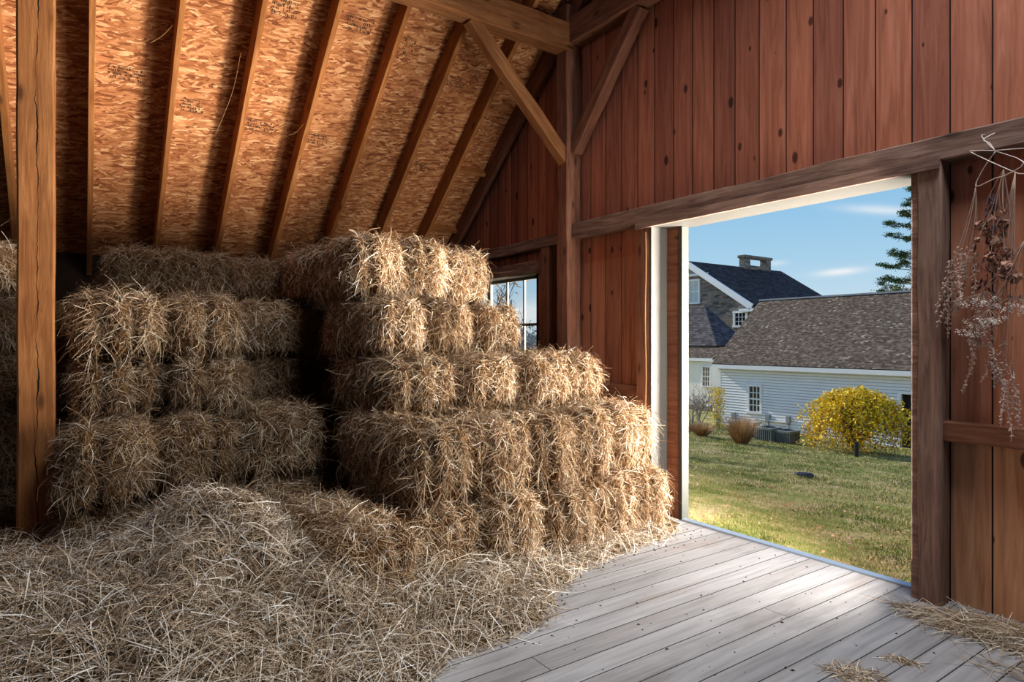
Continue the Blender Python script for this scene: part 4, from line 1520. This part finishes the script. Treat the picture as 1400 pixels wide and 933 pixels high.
roof_plane('roof', (el[0], 35.6, el[1]), (el[0], 47.2, el[1]), (ax_, 47.2, az_ + 0.1), (ax_, 35.6, az_ + 0.1), M['darkshingle'], sh, 0.1)
def rake(x0, z0, x1, z1):
    d = Vector((x1 - x0, 0, z1 - z0)).normalized(); n_ = Vector((-d.z, 0, d.x)); n_ = n_ if n_.z > 0 else -n_
    q = [Vector((x0, 35.5, z0)), Vector((x1, 35.5, z1))]
    mb = MB(); vs = []
    for yy_ in (35.5, 35.62):
        for p_, s_ in ((q[0], -0.36), (q[1], -0.36), (q[1], 0.05), (q[0], 0.05)): vs.append((p_.x + n_.x * s_, yy_, p_.z + n_.z * s_))
    mb.add(vs, [(0, 1, 2, 3), (7, 6, 5, 4), (0, 4, 5, 1), (3, 2, 6, 7), (1, 5, 6, 2), (0, 3, 7, 4)])
    return mb.build('rake_board', M['white'], sh)
rake(ax_, az_ + 0.1, er[0], er[1]); rake(ax_, az_ + 0.1, el[0], el[1])
mb = MB(); mb.add([(ax_ - 1.55, 35.93, 6.12), (ax_ + 1.55, 35.93, 6.12), (ax_, 35.93, 7.0)], [(0, 1, 2)]); mb.add([(ax_ - 1.55, 35.99, 6.12), (ax_ + 1.55, 35.99, 6.12), (ax_, 35.99, 7.0)], [(2, 1, 0)]); mb.build('gable_panel', M['boxgrey'], sh)
mb = MB(); mb.box((ax_ - 1.6, 35.85, 6.03), (ax_ + 1.6, 35.95, 6.2)); mb.build('gable_trim', M['white'], sh)
mb = MB(); mb.box((er[0] - 1.0, 35.5, er[1] - 0.42), (er[0] + 0.05, 36.0, er[1] - 0.22)); mb.build('eave_return', M['white'], sh)
sash_window('window', sh, -29.78, -29.0, 4.18, 5.7, 35.96, 2, 2, M['paleglass'], 0.12)
sash_window('window', sh, -26.0, -25.2, 2.46, 3.28, 35.96, 3, 3, M['darkglass'], 0.14, mid=False)
mb = MB(); mb.box((-26.4, 35.9, 3.42), (-24.9, 36.0, 3.6)); mb.build('window_lintel', M['concrete'], sh)
ch = MB()
ch.box((-30.0, 42.0, 6.5), (-29.5, 45.4, 7.3)); ch.box((-30.0, 42.0, 7.3), (-29.5, 42.7, 7.86)); ch.box((-30.0, 44.7, 7.3), (-29.5, 45.4, 7.86)); ch.box((-30.08, 41.9, 7.86), (-29.42, 45.5, 8.06))
ch.build('chimney', M['stone'], sh)

# hipped wing
wg = empty('house_wing', (0, 0, 0)); tag(wg, 'low hip-roofed wing with white walls left of the outbuilding', 'building')
ez = 1.14
roof_plane('front_roof', (-30.5, 30.0, ez), (-22.9, 30.0, ez), (-26.3, 33.2, 3.72), (-28.5, 33.2, 3.72), M['wingshingle'], wg)
roof_plane('side_roof', (-22.9, 30.0, ez), (-22.9, 33.2, ez), (-26.3, 33.25, 3.72), (-26.3, 33.2, 3.72), M['wingshingle'], wg)
roof_plane('porch_roof', (-30.5, 28.7, 0.42), (-22.2, 28.7, 0.42), (-22.2, 30.1, 1.06), (-30.5, 30.1, 1.06), M['woodshingle'], wg)
mb = MB(); mb.box((-30.4, 29.0, -2.5), (-24.45, 29.2, 0.42)); mb.build('side_wall', M['white'], wg)
mb = MB(); mb.box((-24.45, 28.9, -2.5), (-22.4, 29.2, 0.42)); mb.box((-22.6, 29.2, -2.5), (-22.4, 32.9, 0.4)); mb.build('bay_wall', M['sunlit_wall'], wg)
mb = MB(); mb.box((-30.5, 28.66, 0.28), (-22.2, 28.72, 0.44)); mb.box((-24.5, 28.86, -2.5), (-24.38, 28.9, 0.3)); mb.build('eave_board', M['white'], wg)
c = wp(966.5, 515, 28.9)
sash_window('window', wg, c.x - 0.24, c.x + 0.24, c.z - 0.52, c.z + 0.52, 28.84, 3, 4, M['amberglass'], 0.07)
mb = MB(); mb.box((-30, 28.8, -2.6), (-22.4, 28.95, -2.25)); mb.build('foundation', M['concrete'], wg)


# ---- plants
def leaf_cloud(n, centers, size, tone, up=0.4):
    r = np.random.default_rng(int(centers.sum() * 100) % 9999)
    a = unit(r.normal(size=(n, 3))) * (size * r.uniform(0.6, 1.3, n))[:, None]
    b = unit(np.cross(a, r.normal(size=(n, 3)))) * (size * 0.55 * r.uniform(0.6, 1.2, n))[:, None]
    V = np.stack([centers - a, centers - b, centers + a, centers + b], axis=1).reshape(-1, 3)
    return V, np.arange(4 * n).reshape(-1, 4), np.repeat(tone, 4)


def branchy(mb, p, d, L, r, depth, rd_, spread=0.5, up=0.15, tips=None):
    n = 4
    pts = [Vector(p)]
    d = Vector(d).normalized()
    for i in range(n):
        d = (d + Vector((rd_.gauss(0, 0.13), rd_.gauss(0, 0.13), rd_.gauss(0, 0.1) + up * 0.2))).normalized()
        pts.append(pts[-1] + d * L / n)
    mb.tube(pts, r, 5, r * 0.55)
    if tips is not None: tips += pts[2:]
    if depth <= 0: return
    for k in range(rd_.choice((2, 3, 3))):
        t = rd_.uniform(0.4, 1.0)
        q = pts[min(n, int(t * n))]
        e = (d + Vector((rd_.gauss(0, spread), rd_.gauss(0, spread), rd_.gauss(0, spread * 0.6) + up))).normalized()
        branchy(mb, q, e, L * rd_.uniform(0.55, 0.8), r * 0.55, depth - 1, rd_, spread, up, tips)


# yellow bush
bp, bt = lawn_hit(1170, 618)
bush = empty('yellow_bush', bp); tag(bush, 'big rounded bush with bright yellow autumn leaves in front of the white wall', 'bush')
rb2 = random.Random(17)
bw = 156 / F * bt / 2; bh = 90 / F * bt
st = MB(); cen = []; tn = []
for k in range(260):
    az = rb2.uniform(0, 2 * PI); reach = bw * math.sqrt(rb2.random()) * rb2.uniform(0.75, 1.06)
    hgt = bh * (0.55 + 0.5 * math.sqrt(max(0, 1 - (reach / bw / 1.08) ** 2))) * rb2.uniform(0.72, 1.04)
    ex = Vector((math.cos(az), math.sin(az), 0))
    drop = rb2.uniform(0.25, 1.0)
    pts = []
    for i in range(9):
        t = i / 8
        rr = reach * (t ** 0.9)
        zz = hgt * math.sin(min(1, t * 1.45) * PI / 2) - (hgt * drop * max(0, t - 0.45) ** 1.5 * 2.45)
        pts.append(ex * rr + Vector((rb2.gauss(0, .03), rb2.gauss(0, .03), max(0.03, zz))))
    st.tube(pts, 0.012, 4, 0.004)
    for j in range(84):
        t = rb2.uniform(0.3, 1.0)
        f = t * 8; i = min(7, int(f)); q = pts[i].lerp(pts[i + 1], f - i) + Vector((rb2.gauss(0, .07), rb2.gauss(0, .07), rb2.gauss(0, .06)))
        q.z = max(0.04, q.z)
        cen.append(q)
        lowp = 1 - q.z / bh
        tn.append(min(1, max(0, rb2.gauss(0.82, 0.18) - 0.55 * max(0, lowp - 0.40) - (0.35 if rb2.random() < 0.16 else 0) - 0.10 * (q.x / bw))))  # paler on the sun side and top: shading put into leaf tone
st.build('stems', M['twig'], bush)
V, Q, T = leaf_cloud(len(cen), np.array([tuple(c_) for c_ in cen]), 0.048, np.array(tn))
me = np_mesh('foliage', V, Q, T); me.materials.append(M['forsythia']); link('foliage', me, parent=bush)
sp, _ = lawn_hit(1171, 626)
mb = MB(); mb.tube([(sp.x, sp.y, sp.z - 0.02), (sp.x, sp.y, sp.z + 0.38)], 0.05, 10); mb.tube([(sp.x, sp.y, sp.z + 0.38), (sp.x, sp.y, sp.z + 0.41)], 0.06, 10)
tag(mb.build('garden_stake', M['darkdoor']), 'short dark post at the foot of the yellow bush', 'post')

# brown ornamental grass
def tuft(name, px, py, hpx, wpxl, label, n, mat, seed, spread=1.0, cat='grass clump'):
    p, t = lawn_hit(px, py)
    r = np.random.default_rng(seed)
    hgt = hpx / F * t; rad = wpxl / F * t / 2
    az = r.uniform(0, 2 * PI, n); q = np.sqrt(r.random(n))
    b0 = np.stack([np.cos(az) * q * rad * 0.35, np.sin(az) * q * rad * 0.35, np.zeros(n)], axis=1)
    d = np.stack([np.cos(az) * q * rad * spread, np.sin(az) * q * rad * spread, hgt * r.uniform(0.3, 1.0, n)], axis=1) + r.normal(0, 0.03, (n, 3))
    w = 0.006
    s = np.stack([-np.sin(az), np.cos(az), np.zeros(n)], axis=1) * w
    mid = b0 + d * 0.5; mid[:, 2] += hgt * 0.10
    tip = b0 + d
    V = np.stack([b0 - s, b0 + s, mid + s * 0.8, mid - s * 0.8, tip + s * 0.2, tip - s * 0.2], axis=1).reshape(-1, 3)
    i = np.arange(n) * 6
    Q = np.concatenate([np.stack([i, i + 1, i + 2, i + 3], 1), np.stack([i + 3, i + 2, i + 4, i + 5], 1)])
    me = np_mesh(name, V, Q, np.clip(np.repeat(r.normal(0.42, 0.2, n), 6) + np.tile([-0.15, -0.15, 0.1, 0.1, 0.45, 0.45], n), 0, 1)); me.materials.append(M[mat])
    o = link(name, me, loc=p); tag(o, label, cat)
    return o


tuft('ornamental_grass', 1014, 607, 40, 46, 'clump of brown ornamental grass on the lawn left of the condensers', 1100, 'drygrass', 5, 0.95)
tuft('dried_plant', 960, 597, 22, 34, 'low clump of dried brown plants below the bare shrub', 500, 'drygrass', 6, 1.2, 'dried plant')
tuft('dried_plant', 946, 590, 16, 30, 'low reddish dried plants at the left edge of the doorway view', 350, 'drygrass', 7, 1.3, 'dried plant')

# bare shrub and narrow yellow shrub by the wing
p, t = lawn_hit(950, 583)
sb = empty('bare_shrub', p); tag(sb, 'leafless pale-stemmed shrub in front of the white wing', 'shrub')
r5 = random.Random(8); mb = MB(); tips = []
for k in range(9): branchy(mb, (r5.gauss(0, 0.1), r5.gauss(0, 0.1), 0), (r5.gauss(0, 0.35), r5.gauss(0, 0.3), 1), 1.0, 0.026, 3, r5, 0.5, 0.1, tips)
mb.build('stems', M['palebark'], sb)
cen = np.array([tuple(tips[i] + Vector((r5.gauss(0, .06), r5.gauss(0, .06), r5.gauss(0, .06)))) for i in np.random.default_rng(2).integers(0, len(tips), 420)])
V, Q, T = leaf_cloud(len(cen), cen, 0.03, np.random.default_rng(3).random(len(cen)))
me = np_mesh('withered_leaves', V, Q, T); me.materials.append(M['leaflitter']); link('withered_leaves', me, parent=sb)
p, t = lawn_hit(982, 587)
ys = empty('yellow_shrub', p); tag(ys, 'slim yellow shrub at the left corner of the white outbuilding', 'shrub')
r6 = np.random.default_rng(6); n = 700
cen = np.stack([r6.normal(0, 0.16, n), r6.normal(0, 0.16, n), 1.6 * r6.random(n) ** 0.8], axis=1)
V, Q, T = leaf_cloud(n, cen, 0.045, np.clip(r6.normal(0.75, 0.2, n), 0, 1))
me = np_mesh('foliage', V, Q, T); me.materials.append(M['forsythia']); link('foliage', me, parent=ys)
mb = MB()
for k in range(5): mb.tube([(0.03 * k - 0.06, 0, 0), (0.05 * k - 0.1, 0.02, 0.8), (0.07 * k - 0.14, 0, 1.5)], 0.012, 5, 0.005)
mb.build('stems', M['twig'], ys)

# flat dark stone on the lawn
p, t = lawn_hit(1101, 652)
bm = bmesh.new(); bmesh.ops.create_icosphere(bm, subdivisions=3, radius=1.0)
for v in bm.verts:
    q = v.co * (1 + 0.25 * fbm(v.co, 1.6)); v.co = Vector((q.x * 0.17, q.y * 0.12, max(-0.02, q.z * 0.055)))
me = bpy.data.meshes.new('flat_stone'); bm.to_mesh(me); bm.free()
o = link('flat_stone', me, M['slate'], loc=p + Vector((0, 0, 0.03))); o.rotation_euler = (0, 0.05, 0.5)
tag(o, 'flat dark stone lying on the lawn beyond the doorway', 'stone')


# pine behind the outbuilding
def pine(px, zc, top, base, label, seed):
    u = (px - 700) / F
    loc = Vector(((0.567 * u - 0.8237) * zc, (0.8237 * u + 0.567) * zc, base))
    root = empty('pine_tree', loc); tag(root, label, 'tree')
    r = random.Random(seed)
    hgt = top - base
    mb = MB(); mb.tube([(0, 0, 0), (0.05, 0, hgt * 0.5), (0, 0.05, hgt)], 0.28, 8, 0.05); mb.build('trunk', M['bark'], root, True)
    cen = []
    z = hgt * 0.35
    while z < hgt * 0.98:
        k0 = r.uniform(0, 6)
        Lb = (hgt - z) * 0.34 + 0.9
        for k in range(5):
            az = k0 + k * 2 * PI / 5 + r.uniform(-0.2, 0.2)
            L = Lb * r.uniform(0.6, 1.15)
            d = Vector((math.cos(az), math.sin(az), 0))
            pts = [Vector((0, 0, z)) + d * L * t + Vector((0, 0, 0.10 * L * t + 0.12 * L * t * t)) for t in (0, .25, .5, .75, 1)]
            br = MB(); br.tube(pts, 0.05, 5, 0.015); br.build('branch', M['bark'], root)
            for j in range(int(5 + 5 * L)):
                t = r.uniform(0.35, 1.03); i = min(3, int(t * 4)); q = pts[i].lerp(pts[i + 1], t * 4 - i)
                q = q + Vector((-d.y, d.x, 0)) * r.gauss(0, 0.28 * L * (1.15 - t)) + Vector((0, 0, r.uniform(-0.02, 0.22)))
                rc = r.uniform(0.22, 0.42)
                for m_ in range(46):
                    cen.append(tuple(q + Vector((r.gauss(0, rc * 0.6), r.gauss(0, rc * 0.6), r.gauss(0.02, rc * 0.26)))))
        z += r.uniform(1.0, 1.7)
    cen = np.array(cen); rr = np.random.default_rng(seed)
    V, Q, T = leaf_cloud(len(cen), cen, 0.075, rr.random(len(cen)))
    me = np_mesh('needles', V, Q, T); me.materials.append(M['pineleaf']); link('needles', me, parent=root)


pine(1259, 60, 17.5, -3.0, 'dark green pine tree rising behind the shingled roof by the right post', 12)


def broadleaf(px, zc, top, base, label, seed, leaves, name='autumn_tree', depth=4, mat='autumnleaf', sprd=0.45):
    u = (px - 700) / F
    loc = Vector(((0.567 * u - 0.8237) * zc, (0.8237 * u + 0.567) * zc, base))
    root = empty(name, loc); tag(root, label, 'tree')
    r = random.Random(seed); mb = MB(); tips = []
    hgt = top - base
    branchy(mb, (0, 0, 0), (0, 0, 1), hgt * 0.45, hgt * 0.018, 0, r)
    mb.build('trunk', M['bark'], root)
    for k in range(5):
        mb = MB(); branchy(mb, (0, 0, hgt * (0.30 + 0.03 * k)), (r.gauss(0, 0.5), r.gauss(0, 0.5), 1), hgt * 0.28, hgt * 0.010, depth - 1, r, sprd, 0.2, tips); mb.build('limb', M['bark'], root)
    if leaves:
        rr = np.random.default_rng(seed)
        cen = np.array([tuple(tips[i]) for i in rr.integers(0, len(tips), leaves)]) + rr.normal(0, 0.15, (leaves, 3))
        V, Q, T = leaf_cloud(leaves, cen, 0.10, rr.random(leaves))
        me = np_mesh('foliage', V, Q, T); me.materials.append(M[mat]); link('foliage', me, parent=root)
    return root


broadleaf(1240, 46, 7.6, -2.8, 'small autumn tree with thinning orange leaves beside the pine', 3, 900)
broadleaf(1179, 50, 5.6, -2.8, 'bare treetop just showing over the middle of the shingled roof', 5, 0, 'bare_tree', 4)
broadleaf(1219, 52, 5.7, -2.8, 'bare treetop over the shingled roof, just left of the autumn tree', 6, 0, 'bare_tree', 4)
# seen through the small window
broadleaf(690, 16, 4.2, -3.4, 'leafless tree seen through the small window', 9, 60, 'bare_tree', 5, 'leaflitter', 0.5)
rw = np.random.default_rng(14)
n = 9000
k = rw.integers(0, 90, n)
cx = np.linspace(-260, -90, 90)[k] + rw.normal(0, 1.6, n)
cy = 150 + 0.0 * cx + rw.normal(0, 4, n) + 10 * np.sin(k * 1.3)
tall = (6.5 + 3.0 * np.sin(k * 2.1) + 2.0 * np.sin(k * 0.7))
cz = -4 + np.abs(tall) * rw.random(n) + 2.5
V, Q, T = leaf_cloud(n, np.stack([cx, cy, cz], axis=1), 0.9, rw.random(n))
me = np_mesh('distant_wood', V, Q, T); me.materials.append(M['farwood'])
tag(link('distant_wood', me), 'hazy distant tree line beyond the fields, seen through the window', 'woodland', kind='stuff')
n = 7000
cx = rw.uniform(-48, -31.5, n); cy = rw.uniform(20, 32, n) * 1.0
cz = -3.3 + 1.9 * rw.random(n) ** 1.3 + 0.5 * np.sin(cx)
V, Q, T = leaf_cloud(n, np.stack([cx, cy, cz], axis=1), 0.16, rw.random(n))
me = np_mesh('brush', V, Q, T); me.materials.append(M['farwood'])
tag(link('brush', me), 'hazy grey brush and weeds in the field behind the small window', 'brush', kind='stuff')

# ------------------------------------------------------------------ sky, sun, daylight
w = bpy.data.worlds.new('sky'); scene.world = w
w.use_nodes = True
t = w.node_tree
bg = t.nodes['Background']
tc = t.nodes.new('ShaderNodeTexCoord')
sx_ = t.nodes.new('ShaderNodeSeparateXYZ'); t.links.new(tc.outputs['Generated'], sx_.inputs[0])
cr = t.nodes.new('ShaderNodeValToRGB')
el_ = cr.color_ramp.elements
stops = [(0.0, lin(226, 234, 240)), (0.05, lin(198, 222, 236)), (0.12, lin(168, 208, 234)), (0.24, lin(134, 190, 230)), (0.45, lin(122, 164, 222)), (1.0, lin(118, 146, 206))]
while len(el_) < len(stops): el_.new(0.5)
for e, (p_, c_) in zip(el_, stops): e.position = p_; e.color = c_
t.links.new(sx_.outputs[2], cr.inputs[0])


def wmath(op, a, b):
    nd = t.nodes.new('ShaderNodeMath'); nd.operation = op
    for i, v in enumerate((a, b)):
        if isinstance(v, (int, float)): nd.inputs[i].default_value = v
        else: t.links.new(v, nd.inputs[i])
    return nd.outputs[0]


def wdot(v):
    nd = t.nodes.new('ShaderNodeVectorMath'); nd.operation = 'DOT_PRODUCT'
    t.links.new(tc.outputs['Generated'], nd.inputs[0]); nd.inputs[1].default_value = v
    return nd.outputs['Value']


def cloud(px, py, wa, wb, tilt, amp):
    """a wisp of high cloud in one direction of the sky"""
    u = (px - 700) / F; v = (468 - py) / F
    d = Vector((0.567 * u - 0.8237, 0.8237 * u + 0.567, v)).normalized()
    a = Vector((0, 0, 1)).cross(d).normalized() * -1
    b = d.cross(a).normalized()
    if b.z < 0: b = -b
    a2 = a * math.cos(tilt) + b * math.sin(tilt); b2 = -a * math.sin(tilt) + b * math.cos(tilt)
    x_ = wmath('DIVIDE', wdot(a2), wa); y_ = wmath('DIVIDE', wdot(b2), wb)
    s_ = wmath('ADD', wmath('MULTIPLY', x_, x_), wmath('MULTIPLY', y_, y_))
    e = wmath('POWER', 2.718, wmath('MULTIPLY', s_, -1.0))
    front = wmath('GREATER_THAN', wdot(d), 0.5)
    return wmath('MULTIPLY', wmath('MULTIPLY', e, front), amp)


ns = t.nodes.new('ShaderNodeTexNoise'); ns.inputs['Scale'].default_value = 9; ns.inputs['Detail'].default_value = 6
mp = t.nodes.new('ShaderNodeMapping'); mp.inputs['Scale'].default_value = (1, 1, 5); t.links.new(tc.outputs['Generated'], mp.inputs[0]); t.links.new(mp.outputs[0], ns.inputs['Vector'])
cl = None
for args in ((1205, 287, 0.045, 0.006, -0.16, 0.75), (1148, 372, 0.03, 0.005, 0.06, 0.85), (1062, 360, 0.014, 0.004, 0.0, 0.4), (735, 427, 0.05, 0.018, 0.0, 1.0), (705, 435, 0.05, 0.014, 0.0, 0.8)):
    c_ = cloud(*args)
    cl = c_ if cl is None else wmath('ADD', cl, c_)
cl = wmath('MULTIPLY', cl, wmath('ADD', ns.outputs['Fac'], 0.35))
mx = t.nodes.new('ShaderNodeMix'); mx.data_type = 'RGBA'
nd = t.nodes.new('ShaderNodeClamp'); t.links.new(cl, nd.inputs[0])
t.links.new(nd.outputs[0], mx.inputs['Factor']); t.links.new(cr.outputs[0], mx.inputs[6]); mx.inputs[7].default_value = lin(242, 244, 246)
t.links.new(mx.outputs[2], bg.inputs['Color'])
bg.inputs['Strength'].default_value = 1.0

sun = bpy.data.lights.new('sun', 'SUN'); sun.energy = 4.4; sun.angle = math.radians(0.6); sun.color = (1.0, 0.93, 0.82)
so = bpy.data.objects.new('sun', sun); COL.objects.link(so)
sd = Vector((-0.84, -0.10, 0.53)).normalized()
so.rotation_euler = sd.to_track_quat('Z', 'Y').to_euler()


def area(name, loc, nrm_, sx0, sy0, energy, col, spread):
    l = bpy.data.lights.new(name, 'AREA'); l.shape = 'RECTANGLE'; l.size = sx0; l.size_y = sy0
    l.energy = energy; l.color = col; l.spread = math.radians(spread)
    o = bpy.data.objects.new(name, l); COL.objects.link(o); o.location = loc
    n_ = Vector(nrm_).normalized()
    z = -n_; xax = Vector((0, 0, 1)).cross(z).normalized(); yax = z.cross(xax)
    mt = Matrix((xax, yax, z)).transposed().to_4x4(); mt.translation = loc
    o.matrix_world = mt
    return o


# daylight entering by the big doorway (bounced from lawn and sky) and a fill lamp in an opening added to the unseen right roof slope
area('doorway_daylight', (-1.36, 5.55, 0.95), (-0.90, -0.235, 0.42), 1.6, 2.0, 1250, (1.0, 0.93, 0.84), 126)
area('doorway_glow', (-1.50, 3.52, 1.15), (-0.96, -0.28, 0.0), 0.8, 1.9, 80, (1.0, 0.94, 0.86), 150)
area('added_roof_fill', (-0.45, 2.5, 5.0), (-0.30, -0.22, -0.93), 1.6, 1.5, 112, (0.88, 0.95, 1.0), 120)

# ------------------------------------------------------------------ camera and view
cam = bpy.data.cameras.new('camera'); cam.sensor_fit = 'HORIZONTAL'; cam.sensor_width = 36.0
cam.lens = 36.0 * F / 1400.0
cam.shift_y = 1.5 / 1400.0
cam.clip_end = 2000
co = bpy.data.objects.new('camera', cam); COL.objects.link(co)
co.location = (0, 0, H)
fwd = Vector((-0.8237, 0.567, 0)); right = Vector((0.567, 0.8237, 0)); upv = Vector((0, 0, 1))
mt = Matrix((right, upv, -fwd)).transposed().to_4x4(); mt.translation = (0, 0, H)
co.matrix_world = mt
scene.camera = co
scene.view_settings.view_transform = 'Standard'
scene.view_settings.look = 'None'
scene.view_settings.exposure = 0.0
scene.view_settings.gamma = 1.0
scene.view_settings.use_curve_mapping = False
try:
    scene.cycles.use_denoising = True
    scene.cycles.denoiser = 'OPENIMAGEDENOISE'
except Exception:
    pass
scene.cycles.max_bounces = 8
scene.cycles.diffuse_bounces = 2
scene.cycles.transparent_max_bounces = 8
